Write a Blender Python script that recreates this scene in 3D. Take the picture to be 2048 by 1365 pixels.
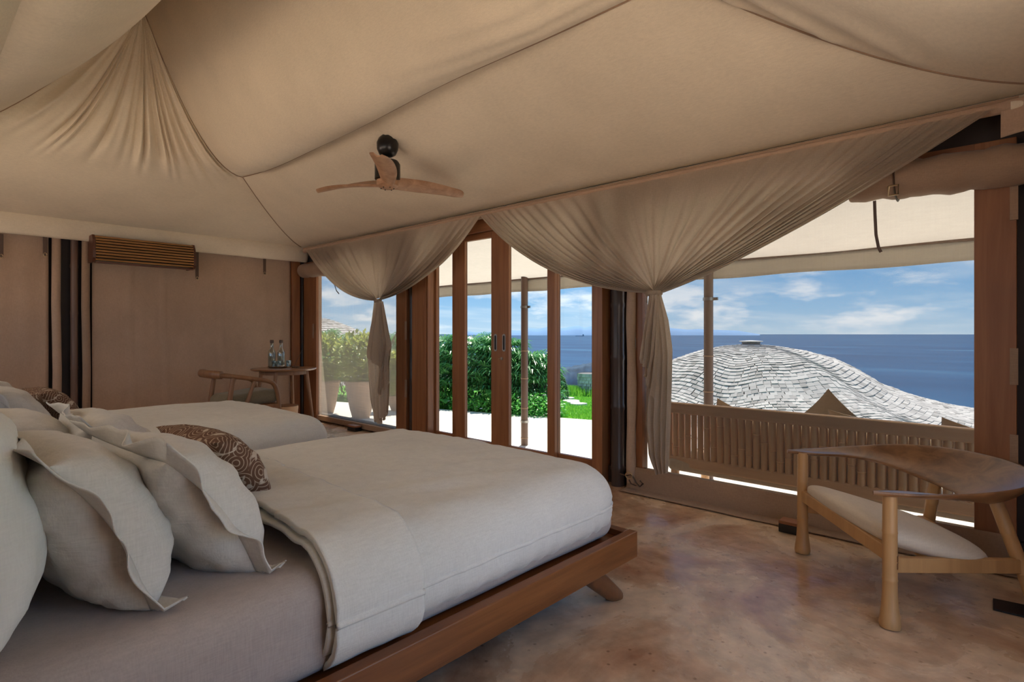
import bpy, bmesh, math, random
from mathutils import Vector, Matrix, noise
import numpy as np

random.seed(7)
sc = bpy.context.scene
COL = sc.collection
for o in list(bpy.data.objects):
    bpy.data.objects.remove(o)

# ------------------------------------------------------------------ camera
FPX, HZ, CAMH = 1120.0, 668.0, 1.2
TH = math.radians(42.8)
CT, ST = math.cos(TH), math.sin(TH)
cam = bpy.data.cameras.new('camera')
cam.sensor_width = 36.0
cam.lens = FPX / 2048 * 36
cam.shift_y = -(682.5 - HZ) / 2048
cam.clip_start = 0.02
cam.clip_end = 200000
camo = bpy.data.objects.new('camera', cam)
camo.location = (0, 0, CAMH)
camo.rotation_euler = (math.pi / 2, 0, TH - math.pi / 2)
COL.objects.link(camo)
sc.camera = camo

# ------------------------------------------------------------------ view / light
sc.view_settings.view_transform = 'Standard'
sc.view_settings.look = 'None'
sc.view_settings.gamma = 1.0
sc.view_settings.use_curve_mapping = False
sc.view_settings.exposure = 2.6
sc.cycles.max_bounces = 14
sc.cycles.diffuse_bounces = 7
sc.cycles.glossy_bounces = 4
sc.cycles.transmission_bounces = 8
sc.cycles.transparent_max_bounces = 24
sc.cycles.sample_clamp_indirect = 8.0
sc.cycles.caustics_reflective = False
sc.cycles.caustics_refractive = False
sc.cycles.use_denoising = True

SUN_DIR = Vector((0.40, 0.20, 0.90)).normalized()      # towards the sun
sun = bpy.data.lights.new('sun', 'SUN')
sun.energy = 3.7
sun.angle = math.radians(0.6)
sun.color = (1.0, 0.91, 0.78)
suno = bpy.data.objects.new('sun', sun)
suno.rotation_euler = (-SUN_DIR).to_track_quat('-Z', 'Y').to_euler()
suno.location = (20, 10, 30)
COL.objects.link(suno)

def nd(nt, typ, **kw):
    n = nt.nodes.new(typ)
    for k, v in kw.items():
        setattr(n, k, v)
    return n

def build_world():
    w = bpy.data.worlds.new('sky')
    sc.world = w
    w.use_nodes = True
    nt = w.node_tree
    nt.nodes.clear()
    L = nt.links.new
    out = nd(nt, 'ShaderNodeOutputWorld')
    bg = nd(nt, 'ShaderNodeBackground')
    bg.inputs['Strength'].default_value = 0.62
    L(bg.outputs[0], out.inputs[0])
    tc = nd(nt, 'ShaderNodeTexCoord')
    sep = nd(nt, 'ShaderNodeSeparateXYZ')
    L(tc.outputs['Generated'], sep.inputs[0])
    ramp = nd(nt, 'ShaderNodeValToRGB')
    L(sep.outputs['Z'], ramp.inputs[0])
    e = ramp.color_ramp.elements
    e[0].position = 0.0; e[0].color = (0.42, 0.56, 0.68, 1)
    e[1].position = 1.0; e[1].color = (0.06, 0.17, 0.42, 1)
    for p, c in ((0.04, (0.27, 0.46, 0.66, 1)), (0.11, (0.13, 0.33, 0.60, 1)), (0.3, (0.11, 0.28, 0.58, 1))):
        x = e.new(p); x.color = c
    # high cirrus: planar projection
    add = nd(nt, 'ShaderNodeMath', operation='ADD'); add.inputs[1].default_value = 0.06
    L(sep.outputs['Z'], add.inputs[0])
    dx = nd(nt, 'ShaderNodeMath', operation='DIVIDE'); dy = nd(nt, 'ShaderNodeMath', operation='DIVIDE')
    L(sep.outputs['X'], dx.inputs[0]); L(add.outputs[0], dx.inputs[1])
    L(sep.outputs['Y'], dy.inputs[0]); L(add.outputs[0], dy.inputs[1])
    cmb = nd(nt, 'ShaderNodeCombineXYZ')
    L(dx.outputs[0], cmb.inputs[0]); L(dy.outputs[0], cmb.inputs[1])
    mp = nd(nt, 'ShaderNodeMapping')
    mp.inputs['Rotation'].default_value = (0, 0, 0.5)
    mp.inputs['Scale'].default_value = (0.42, 0.8, 1)
    L(cmb.outputs[0], mp.inputs[0])
    n1 = nd(nt, 'ShaderNodeTexNoise'); n1.inputs['Scale'].default_value = 1.0
    n1.inputs['Detail'].default_value = 6; n1.inputs['Roughness'].default_value = 0.55
    L(mp.outputs[0], n1.inputs['Vector'])
    r1 = nd(nt, 'ShaderNodeValToRGB')
    r1.color_ramp.elements[0].position = 0.45; r1.color_ramp.elements[0].color = (0, 0, 0, 1)
    r1.color_ramp.elements[1].position = 0.78; r1.color_ramp.elements[1].color = (0.55, 0.55, 0.55, 1)
    L(n1.outputs[0], r1.inputs[0])
    # low cumulus banks near the horizon
    mp2 = nd(nt, 'ShaderNodeMapping'); mp2.inputs['Scale'].default_value = (7, 7, 22)
    mp2.inputs['Location'].default_value = (1.3, 0.4, 0.35)
    L(tc.outputs['Generated'], mp2.inputs[0])
    n2 = nd(nt, 'ShaderNodeTexNoise'); n2.inputs['Scale'].default_value = 1.0
    n2.inputs['Detail'].default_value = 9; n2.inputs['Roughness'].default_value = 0.6
    L(mp2.outputs[0], n2.inputs['Vector'])
    r2 = nd(nt, 'ShaderNodeValToRGB')
    r2.color_ramp.elements[0].position = 0.50; r2.color_ramp.elements[0].color = (0, 0, 0, 1)
    r2.color_ramp.elements[1].position = 0.63; r2.color_ramp.elements[1].color = (1, 1, 1, 1)
    L(n2.outputs[0], r2.inputs[0])
    band = nd(nt, 'ShaderNodeValToRGB')
    be = band.color_ramp.elements
    be[0].position = 0.0; be[0].color = (0.35, 0.35, 0.35, 1)
    be[1].position = 0.16; be[1].color = (0.0, 0.0, 0.0, 1)
    x = be.new(0.03); x.color = (0.85, 0.85, 0.85, 1)
    x = be.new(0.08); x.color = (0.6, 0.6, 0.6, 1)
    L(sep.outputs['Z'], band.inputs[0])
    mul = nd(nt, 'ShaderNodeMath', operation='MULTIPLY')
    L(r2.outputs[0], mul.inputs[0]); L(band.outputs[0], mul.inputs[1])
    mx1 = nd(nt, 'ShaderNodeMixRGB'); mx1.inputs[2].default_value = (0.62, 0.70, 0.76, 1)
    L(r1.outputs[0], mx1.inputs[0]); L(ramp.outputs[0], mx1.inputs[1])
    mx2 = nd(nt, 'ShaderNodeMixRGB'); mx2.inputs[2].default_value = (0.80, 0.82, 0.83, 1)
    L(mul.outputs[0], mx2.inputs[0]); L(mx1.outputs[0], mx2.inputs[1])
    L(mx2.outputs[0], bg.inputs['Color'])
build_world()

# ------------------------------------------------------------------ pixel -> place (a pixel gives a direction; the wall, floor or thing it touches gives the distance)
def ray(px, py):
    r = (px - 1024.0) / FPX
    return Vector((CT + r * ST, ST - r * CT, (HZ - py) / FPX))
CAM = Vector((0, 0, CAMH))
def on_x(px, py, X):
    d = ray(px, py); return CAM + d * (X / d.x)
def on_y(px, py, Y):
    d = ray(px, py); return CAM + d * (Y / d.y)
def on_z(px, py, Z):
    d = ray(px, py); return CAM + d * ((Z - CAMH) / d.z)
def at_d(px, py, D):
    return CAM + ray(px, py) * D
def proj(p):
    d = p.x * CT + p.y * ST; l = p.x * ST - p.y * CT
    return (1024 + FPX * l / d, HZ - FPX * (p.z - CAMH) / d, d)

# ------------------------------------------------------------------ materials
def principled(name):
    m = bpy.data.materials.new(name)
    m.use_nodes = True
    nt = m.node_tree
    b = nt.nodes['Principled BSDF']
    return m, nt, b

def coords(nt, scale=(1, 1, 1), kind='Object'):
    tc = nd(nt, 'ShaderNodeTexCoord')
    mp = nd(nt, 'ShaderNodeMapping')
    mp.inputs['Scale'].default_value = scale
    nt.links.new(tc.outputs[kind], mp.inputs[0])
    return mp.outputs[0]

def noise_ramp(nt, vec, scale, stops, detail=4, rough=0.55, distortion=0.0):
    n = nd(nt, 'ShaderNodeTexNoise')
    n.inputs['Scale'].default_value = scale
    n.inputs['Detail'].default_value = detail
    n.inputs['Roughness'].default_value = rough
    n.inputs['Distortion'].default_value = distortion
    if vec is not None:
        nt.links.new(vec, n.inputs['Vector'])
    r = nd(nt, 'ShaderNodeValToRGB')
    e = r.color_ramp.elements
    e[0].position, e[0].color = stops[0][0], (*stops[0][1], 1)
    e[1].position, e[1].color = stops[-1][0], (*stops[-1][1], 1)
    for p, c in stops[1:-1]:
        x = e.new(p); x.color = (*c, 1)
    nt.links.new(n.outputs[0], r.inputs[0])
    return n, r

def bump(nt, b, height, strength, dist=0.01, prev=None):
    bp = nd(nt, 'ShaderNodeBump')
    bp.inputs['Strength'].default_value = strength
    bp.inputs['Distance'].default_value = dist
    nt.links.new(height, bp.inputs['Height'])
    if prev is not None:
        nt.links.new(prev, bp.inputs['Normal'])
    nt.links.new(bp.outputs[0], b.inputs['Normal'])
    return bp.outputs[0]

def vary(c, f):
    return tuple(min(1, x * f) for x in c)

def mat_plain(name, col, rough=0.6, metal=0.0, var=0.12, scale=8.0, bmp=0.0):
    m, nt, b = principled(name)
    v = coords(nt)
    n, r = noise_ramp(nt, v, scale, [(0.3, vary(col, 1 - var)), (0.7, vary(col, 1 + var))])
    nt.links.new(r.outputs[0], b.inputs['Base Color'])
    b.inputs['Roughness'].default_value = rough
    b.inputs['Metallic'].default_value = metal
    if bmp:
        bump(nt, b, n.outputs[0], bmp)
    return m

def mat_fabric(name, col, rough=0.9, var=0.08, weave=220.0, slub=True, trans=0.0, wr=0.0, wr_scale=3.0, sheen=0.15):
    m, nt, b = principled(name)
    v = coords(nt)
    n0, r0 = noise_ramp(nt, v, 2.3, [(0.3, vary(col, 1 - var)), (0.7, vary(col, 1 + var))])
    v2 = coords(nt, (weave * 0.12, weave * 0.12, weave))
    n1 = nd(nt, 'ShaderNodeTexNoise'); n1.inputs['Scale'].default_value = 1.0; n1.inputs['Detail'].default_value = 2
    nt.links.new(v2, n1.inputs['Vector'])
    v3 = coords(nt, (weave, weave, weave * 0.12))
    n2 = nd(nt, 'ShaderNodeTexNoise'); n2.inputs['Scale'].default_value = 1.0; n2.inputs['Detail'].default_value = 2
    nt.links.new(v3, n2.inputs['Vector'])
    ad = nd(nt, 'ShaderNodeMath', operation='ADD')
    nt.links.new(n1.outputs[0], ad.inputs[0]); nt.links.new(n2.outputs[0], ad.inputs[1])
    mr = nd(nt, 'ShaderNodeMapRange')
    mr.inputs[1].default_value = 0.6; mr.inputs[2].default_value = 1.4
    mr.inputs[3].default_value = 1 - 1.6 * var; mr.inputs[4].default_value = 1 + 1.6 * var
    nt.links.new(ad.outputs[0], mr.inputs[0])
    mx = nd(nt, 'ShaderNodeMixRGB', blend_type='MULTIPLY'); mx.inputs[0].default_value = 1.0
    nt.links.new(r0.outputs[0], mx.inputs[1]); nt.links.new(mr.outputs[0], mx.inputs[2])
    nt.links.new(mx.outputs[0], b.inputs['Base Color'])
    b.inputs['Roughness'].default_value = rough
    b.inputs['Specular IOR Level'].default_value = 0.15
    b.inputs['Sheen Weight'].default_value = sheen
    nrm = bump(nt, b, ad.outputs[0], 0.25, 0.002)
    if wr:
        n3 = nd(nt, 'ShaderNodeTexNoise'); n3.inputs['Scale'].default_value = wr_scale
        n3.inputs['Detail'].default_value = 5; n3.inputs['Distortion'].default_value = 0.8
        nt.links.new(v, n3.inputs['Vector'])
        nrm = bump(nt, b, n3.outputs[0], wr, 0.03, nrm)
    if trans:
        out = nt.nodes['Material Output']
        t = nd(nt, 'ShaderNodeBsdfTranslucent')
        nt.links.new(mx.outputs[0], t.inputs[0])
        ms = nd(nt, 'ShaderNodeMixShader'); ms.inputs[0].default_value = trans
        nt.links.new(b.outputs[0], ms.inputs[1]); nt.links.new(t.outputs[0], ms.inputs[2])
        nt.links.new(ms.outputs[0], out.inputs[0])
    return m

def mat_wood(name, dark, light, axis='z', rough=0.4, scale=14.0, spec=0.4, coat=0.0):
    m, nt, b = principled(name)
    s = {'x': (0.06, 1, 1), 'y': (1, 0.06, 1), 'z': (1, 1, 0.06), 'd': (0.5, 0.5, 1.0)}[axis]
    v = coords(nt, s)
    n, r = noise_ramp(nt, v, scale, [(0.28, dark), (0.5, vary(tuple((a + c) / 2 for a, c in zip(dark, light)), 1.0)), (0.72, light)], detail=7, rough=0.65, distortion=0.7)
    nt.links.new(r.outputs[0], b.inputs['Base Color'])
    b.inputs['Roughness'].default_value = rough
    b.inputs['Specular IOR Level'].default_value = spec
    b.inputs['Coat Weight'].default_value = coat
    b.inputs['Coat Roughness'].default_value = 0.2
    bump(nt, b, n.outputs[0], 0.08, 0.004)
    return m

def mat_screen(name, tint, density, col):
    """woven mesh: light passes between the threads"""
    m, nt, b = principled(name)
    nt.nodes.remove(b)
    out = nt.nodes['Material Output']
    tr = nd(nt, 'ShaderNodeBsdfTransparent'); tr.inputs[0].default_value = (*tint, 1)
    df = nd(nt, 'ShaderNodeBsdfDiffuse'); df.inputs[0].default_value = (*col, 1)
    tl = nd(nt, 'ShaderNodeBsdfTranslucent'); tl.inputs[0].default_value = (*col, 1)
    ms0 = nd(nt, 'ShaderNodeMixShader'); ms0.inputs[0].default_value = 0.5
    nt.links.new(df.outputs[0], ms0.inputs[1]); nt.links.new(tl.outputs[0], ms0.inputs[2])
    ms = nd(nt, 'ShaderNodeMixShader')
    v1 = coords(nt, (1, 3, 150)); v2 = coords(nt, (1, 150, 3))
    facs = []
    for v in (v1, v2):
        n = nd(nt, 'ShaderNodeTexNoise'); n.inputs['Scale'].default_value = 1.0; n.inputs['Detail'].default_value = 1
        nt.links.new(v, n.inputs['Vector']); facs.append(n.outputs[0])
    ad = nd(nt, 'ShaderNodeMath', operation='ADD')
    nt.links.new(facs[0], ad.inputs[0]); nt.links.new(facs[1], ad.inputs[1])
    mr = nd(nt, 'ShaderNodeMapRange')
    mr.inputs[1].default_value = 0.5; mr.inputs[2].default_value = 1.5
    mr.inputs[3].default_value = density * 0.8; mr.inputs[4].default_value = density * 1.2
    nt.links.new(ad.outputs[0], mr.inputs[0]); nt.links.new(mr.outputs[0], ms.inputs[0])
    nt.links.new(tr.outputs[0], ms.inputs[1]); nt.links.new(ms0.outputs[0], ms.inputs[2])
    nt.links.new(ms.outputs[0], out.inputs[0])
    return m

def mat_pane(name, tint, refl=0.06, edge=0.0):
    m, nt, b = principled(name)
    nt.nodes.remove(b)
    out = nt.nodes['Material Output']
    tr = nd(nt, 'ShaderNodeBsdfTransparent'); tr.inputs[0].default_value = (*tint, 1)
    gl = nd(nt, 'ShaderNodeBsdfGlossy'); gl.inputs['Roughness'].default_value = 0.02
    ms = nd(nt, 'ShaderNodeMixShader'); ms.inputs[0].default_value = refl
    if edge:
        lw = nd(nt, 'ShaderNodeLayerWeight'); lw.inputs[0].default_value = 0.35
        mr = nd(nt, 'ShaderNodeMapRange'); mr.inputs[3].default_value = refl; mr.inputs[4].default_value = edge
        nt.links.new(lw.outputs['Facing'], mr.inputs[0]); nt.links.new(mr.outputs[0], ms.inputs[0])
    nt.links.new(tr.outputs[0], ms.inputs[1]); nt.links.new(gl.outputs[0], ms.inputs[2])
    nt.links.new(ms.outputs[0], out.inputs[0])
    return m

def mat_leaf(name, c1, c2, trans=0.35, rough=0.45):
    m, nt, b = principled(name)
    g = nd(nt, 'ShaderNodeNewGeometry')
    r = nd(nt, 'ShaderNodeValToRGB')
    r.color_ramp.elements[0].color = (*c1, 1); r.color_ramp.elements[1].color = (*c2, 1)
    nt.links.new(g.outputs['Random Per Island'], r.inputs[0])
    nt.links.new(r.outputs[0], b.inputs['Base Color'])
    b.inputs['Roughness'].default_value = rough
    out = nt.nodes['Material Output']
    t = nd(nt, 'ShaderNodeBsdfTranslucent'); nt.links.new(r.outputs[0], t.inputs[0])
    ms = nd(nt, 'ShaderNodeMixShader'); ms.inputs[0].default_value = trans
    nt.links.new(b.outputs[0], ms.inputs[1]); nt.links.new(t.outputs[0], ms.inputs[2])
    nt.links.new(ms.outputs[0], out.inputs[0])
    return m

def mat_bamboo(name, dark, light, axis='z', rough=0.4):
    return mat_wood(name, dark, light, axis, rough, 9.0)

def mat_floor():
    m, nt, b = principled('burnished_earth_floor')
    v = coords(nt)
    n0, r0 = noise_ramp(nt, v, 1.6, [(0.30, (0.33, 0.155, 0.085)), (0.45, (0.50, 0.32, 0.205)), (0.58, (0.64, 0.485, 0.345)), (0.75, (0.46, 0.27, 0.165))], detail=8, rough=0.62, distortion=0.5)
    n1, r1 = noise_ramp(nt, v, 9.0, [(0.35, (0.78, 0.78, 0.78)), (0.65, (1.12, 1.1, 1.08))], detail=6)
    mx = nd(nt, 'ShaderNodeMixRGB', blend_type='MULTIPLY'); mx.inputs[0].default_value = 1
    nt.links.new(r0.outputs[0], mx.inputs[1]); nt.links.new(r1.outputs[0], mx.inputs[2])
    vo = nd(nt, 'ShaderNodeTexVoronoi'); vo.inputs['Scale'].default_value = 17.0
    nt.links.new(v, vo.inputs['Vector'])
    r2 = nd(nt, 'ShaderNodeValToRGB')
    r2.color_ramp.elements[0].position = 0.05; r2.color_ramp.elements[0].color = (0.45, 0.4, 0.36, 1)
    r2.color_ramp.elements[1].position = 0.15; r2.color_ramp.elements[1].color = (1, 1, 1, 1)
    nt.links.new(vo.outputs['Distance'], r2.inputs[0])
    mx2 = nd(nt, 'ShaderNodeMixRGB', blend_type='MULTIPLY'); mx2.inputs[0].default_value = 0.8
    nt.links.new(mx.outputs[0], mx2.inputs[1]); nt.links.new(r2.outputs[0], mx2.inputs[2])
    nt.links.new(mx2.outputs[0], b.inputs['Base Color'])
    rr = nd(nt, 'ShaderNodeMapRange')
    rr.inputs[1].default_value = 0.3; rr.inputs[2].default_value = 0.7; rr.inputs[3].default_value = 0.14; rr.inputs[4].default_value = 0.38
    nt.links.new(n0.outputs[0], rr.inputs[0]); nt.links.new(rr.outputs[0], b.inputs['Roughness'])
    b.inputs['Specular IOR Level'].default_value = 0.5
    nrm = bump(nt, b, r2.outputs[0], 0.15, 0.004)
    n4 = nd(nt, 'ShaderNodeTexNoise'); n4.inputs['Scale'].default_value = 13.0; n4.inputs['Detail'].default_value = 4
    nt.links.new(v, n4.inputs['Vector'])
    bump(nt, b, n4.outputs[0], 0.16, 0.02, nrm)
    return m

def mat_batik():
    m, nt, b = principled('brown_batik_cloth')
    v = coords(nt, (1, 1, 1))
    vo = nd(nt, 'ShaderNodeTexVoronoi'); vo.inputs['Scale'].default_value = 11.0
    nt.links.new(v, vo.inputs['Vector'])
    mu = nd(nt, 'ShaderNodeMath', operation='MULTIPLY'); mu.inputs[1].default_value = 46.0
    nt.links.new(vo.outputs['Distance'], mu.inputs[0])
    si = nd(nt, 'ShaderNodeMath', operation='SINE'); nt.links.new(mu.outputs[0], si.inputs[0])
    r = nd(nt, 'ShaderNodeValToRGB')
    r.color_ramp.elements[0].position = 0.55; r.color_ramp.elements[0].color = (0.12, 0.055, 0.03, 1)
    r.color_ramp.elements[1].position = 0.95; r.color_ramp.elements[1].color = (0.40, 0.30, 0.22, 1)
    nt.links.new(si.outputs[0], r.inputs[0])
    n, r2 = noise_ramp(nt, v, 7.0, [(0.61, (0, 0, 0)), (0.64, (1, 1, 1))], detail=3, distortion=1.5)
    mx = nd(nt, 'ShaderNodeMixRGB'); mx.inputs[2].default_value = (0.52, 0.44, 0.36, 1)
    nt.links.new(r2.outputs[0], mx.inputs[0]); nt.links.new(r.outputs[0], mx.inputs[1])
    nt.links.new(mx.outputs[0], b.inputs['Base Color'])
    b.inputs['Roughness'].default_value = 0.9
    return m

def mat_shingle():
    m, nt, b = principled('weathered_shingle')
    g = nd(nt, 'ShaderNodeNewGeometry')
    oi = nd(nt, 'ShaderNodeObjectInfo')
    ad = nd(nt, 'ShaderNodeMath', operation='ADD')
    nt.links.new(g.outputs['Random Per Island'], ad.inputs[0]); nt.links.new(oi.outputs['Random'], ad.inputs[1])
    fr = nd(nt, 'ShaderNodeMath', operation='FRACT'); nt.links.new(ad.outputs[0], fr.inputs[0])
    r = nd(nt, 'ShaderNodeValToRGB')
    e = r.color_ramp.elements
    e[0].color = (0.26, 0.255, 0.24, 1); e[1].color = (0.54, 0.53, 0.505, 1)
    x = e.new(0.25); x.color = (0.40, 0.39, 0.375, 1)
    nt.links.new(fr.outputs[0], r.inputs[0])
    nt.links.new(r.outputs[0], b.inputs['Base Color'])
    b.inputs['Roughness'].default_value = 0.85
    return m

def mat_sea():
    m, nt, b = principled('deep_blue_sea')
    v = coords(nt, (1, 1, 1))
    n0, r0 = noise_ramp(nt, coords(nt, (0.004, 0.0011, 1)), 1.0, [(0.38, (0.007, 0.040, 0.105)), (0.56, (0.013, 0.062, 0.145)), (0.66, (0.032, 0.11, 0.20)), (0.78, (0.12, 0.21, 0.29))], detail=8, rough=0.6)
    nt.links.new(r0.outputs[0], b.inputs['Base Color'])
    b.inputs['Roughness'].default_value = 0.55
    b.inputs['Specular IOR Level'].default_value = 0.12
    return m

M = {}
M['canvas_ceiling'] = mat_fabric('cream_canvas', (0.74, 0.645, 0.515), var=0.05, weave=260, wr=0.05)
M['canvas_wall'] = mat_fabric('tan_canvas', (0.44, 0.305, 0.22), var=0.07, weave=260, wr=0.30, wr_scale=2.2)
M['canvas_dark'] = mat_fabric('brown_canvas', (0.33, 0.22, 0.15), var=0.07, weave=260)
M['awning'] = mat_fabric('awning_canvas', (0.66, 0.60, 0.51), var=0.03, weave=90, trans=0.36)
M['curtain'] = mat_fabric('linen_curtain', (0.52, 0.42, 0.325), var=0.07, weave=300, trans=0.5)
M['linen'] = mat_fabric('grey_linen', (0.655, 0.655, 0.625), var=0.05, weave=240, wr=0.16, wr_scale=5.0)
M['sheet'] = mat_fabric('oat_sheet', (0.43, 0.375, 0.35), var=0.06, weave=240, wr=0.08, wr_scale=4.0)
M['white_linen'] = mat_fabric('white_linen', (0.68, 0.675, 0.645), var=0.03, weave=240, wr=0.08, wr_scale=4.0)
M['pillow_linen'] = mat_fabric('pale_linen', (0.60, 0.58, 0.55), var=0.05, weave=240, wr=0.35, wr_scale=7.0)
M['batik'] = mat_batik()
M['cushion_tan'] = mat_fabric('tan_cushion', (0.68, 0.56, 0.40), var=0.06)
M['cushion_green'] = mat_fabric('olive_cushion', (0.22, 0.19, 0.13), var=0.08)
M['seat_cream'] = mat_fabric('cream_upholstery', (0.62, 0.53, 0.42), var=0.04, weave=200)
M['wood_z'] = mat_wood('teak_upright', (0.20, 0.075, 0.03), (0.36, 0.155, 0.065), 'z', 0.38)
M['wood_y'] = mat_wood('teak_rail', (0.19, 0.07, 0.03), (0.34, 0.145, 0.06), 'y', 0.38)
M['bed_wood_x'] = mat_wood('bed_teak', (0.11, 0.034, 0.010), (0.27, 0.10, 0.03), 'x', 0.33, coat=0.2)
M['bed_wood_y'] = mat_wood('bed_teak_cross', (0.11, 0.034, 0.010), (0.20, 0.08, 0.03), 'y', 0.33, coat=0.2)
M['bed_wood_z'] = mat_wood('bed_teak_leg', (0.11, 0.034, 0.010), (0.20, 0.08, 0.03), 'z', 0.33, coat=0.2)
M['fan_wood'] = mat_wood('fan_wood', (0.30, 0.15, 0.08), (0.56, 0.34, 0.21), 'd', 0.45, 18)
M['chair_ply'] = mat_wood('walnut_ply', (0.10, 0.042, 0.018), (0.30, 0.145, 0.06), 'd', 0.32, 16, coat=0.15)
M['chair_bamboo'] = mat_bamboo('honey_bamboo', (0.36, 0.19, 0.075), (0.56, 0.32, 0.135), 'z', 0.42)
M['bench_bamboo'] = mat_bamboo('pale_bamboo', (0.74, 0.43, 0.21), (0.92, 0.62, 0.34), 'z', 0.5)
M['bench_rail'] = mat_wood('bench_wood', (0.74, 0.45, 0.24), (0.90, 0.60, 0.35), 'y', 0.5)
M['dark_bamboo'] = mat_bamboo('dark_bamboo', (0.03, 0.02, 0.017), (0.075, 0.05, 0.04), 'z', 0.35)
M['pole_bamboo'] = mat_bamboo('brown_bamboo', (0.13, 0.075, 0.055), (0.23, 0.15, 0.11), 'z', 0.45)
M['node_ring'] = mat_plain('bamboo_node', (0.34, 0.21, 0.13), 0.5)
M['table_wood'] = mat_wood('table_wood', (0.20, 0.095, 0.045), (0.34, 0.18, 0.09), 'z', 0.4)
M['table_top'] = mat_wood('table_top_wood', (0.20, 0.095, 0.045), (0.34, 0.18, 0.09), 'y', 0.3, coat=0.3)
M['ac_bamboo'] = mat_wood('lacquered_bamboo', (0.24, 0.115, 0.035), (0.42, 0.22, 0.08), 'x', 0.38, coat=0.2)
M['ac_end'] = mat_plain('dark_red_wood', (0.10, 0.035, 0.02), 0.4)
M['black'] = mat_plain('black_metal', (0.012, 0.011, 0.011), 0.3, 0.2)
M['dark_void'] = mat_plain('dark_wood_gap_shade', (0.035, 0.022, 0.017), 0.6)  # dark wood; the same near-black stands for shade in the gaps
M['leather'] = mat_plain('dark_leather', (0.09, 0.05, 0.033), 0.5)
M['brass'] = mat_plain('aged_brass', (0.55, 0.42, 0.25), 0.3, 0.9)
M['steel'] = mat_plain('brushed_steel', (0.42, 0.40, 0.37), 0.35, 0.9)
M['glass_bottle'] = mat_pane('bottle_glass', (0.74, 0.80, 0.78), 0.10, 0.75)
M['water'] = mat_screen('cloudy_water', (0.85, 0.84, 0.80), 0.38, (0.80, 0.74, 0.64))
M['pane'] = mat_pane('door_glass', (0.36, 0.37, 0.37), 0.015)
M['screen'] = mat_screen('window_mesh', (0.30, 0.30, 0.30), 0.13, (0.22, 0.18, 0.15))
M['screen_sunlit'] = mat_screen('sunlit_window_mesh', (0.34, 0.34, 0.335), 0.34, (0.33, 0.285, 0.235))  # paler mesh: the veil of sun on it is put into the colour
M['floor'] = mat_floor()
M['terrace'] = mat_plain('pale_terrace_concrete', (0.76, 0.71, 0.63), 0.75, var=0.06, scale=3.0, bmp=0.05)
M['side_bounce'] = mat_plain('warm_bounce_paving', (0.80, 0.66, 0.50), 0.8, var=0.08, scale=3.0)  # unseen ground, warm and pale to bounce light into the room
M['rear_bounce'] = mat_plain('rear_bounce_ground', (0.60, 0.47, 0.34), 0.7, var=0.1)  # unseen ground, toned to set how much light bounces in
M['pot'] = mat_plain('terracotta_clay', (0.36, 0.25, 0.18), 0.8, var=0.15)
M['soil'] = mat_plain('dark_soil', (0.05, 0.035, 0.025), 0.95)
M['lawn'] = mat_plain('lawn_earth', (0.13, 0.36, 0.035), 0.9, var=0.25, scale=3.0)
M['grass'] = mat_leaf('grass_blade', (0.14, 0.42, 0.03), (0.34, 0.66, 0.09), 0.3)
M['palm_leaf'] = mat_leaf('palm_leaflet', (0.045, 0.22, 0.05), (0.17, 0.44, 0.15), 0.3, 0.28)
M['broad_leaf'] = mat_leaf('broad_leaf', (0.07, 0.36, 0.06), (0.20, 0.55, 0.11), 0.4, 0.35)
M['lime_leaf'] = mat_leaf('lime_leaf', (0.16, 0.25, 0.05), (0.50, 0.55, 0.13), 0.4)
M['dark_leaf'] = mat_leaf('dark_leaf', (0.03, 0.10, 0.03), (0.09, 0.22, 0.06), 0.3)
M['petal'] = mat_plain('white_petal', (0.85, 0.85, 0.80), 0.6, var=0.03)
M['yellow'] = mat_plain('yellow_heart', (0.80, 0.55, 0.10), 0.6)
M['stem'] = mat_plain('woody_stem', (0.12, 0.08, 0.05), 0.8)
M['stone'] = mat_plain('pale_stone', (0.62, 0.60, 0.56), 0.8)
M['shingle'] = mat_shingle()
M['shell'] = mat_plain('roof_underlay', (0.16, 0.155, 0.15), 0.9)
M['sea'] = mat_sea()
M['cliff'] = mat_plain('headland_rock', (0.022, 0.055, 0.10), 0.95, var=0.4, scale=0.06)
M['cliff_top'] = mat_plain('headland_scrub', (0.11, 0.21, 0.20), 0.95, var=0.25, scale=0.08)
M['mountain'] = mat_plain('haze_blue_hills', (0.15, 0.27, 0.45), 1.0, var=0.05, scale=0.001)  # blue haze of distance is put into the base colour
M['ship'] = mat_plain('ship_grey', (0.25, 0.30, 0.36), 0.6)

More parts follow.
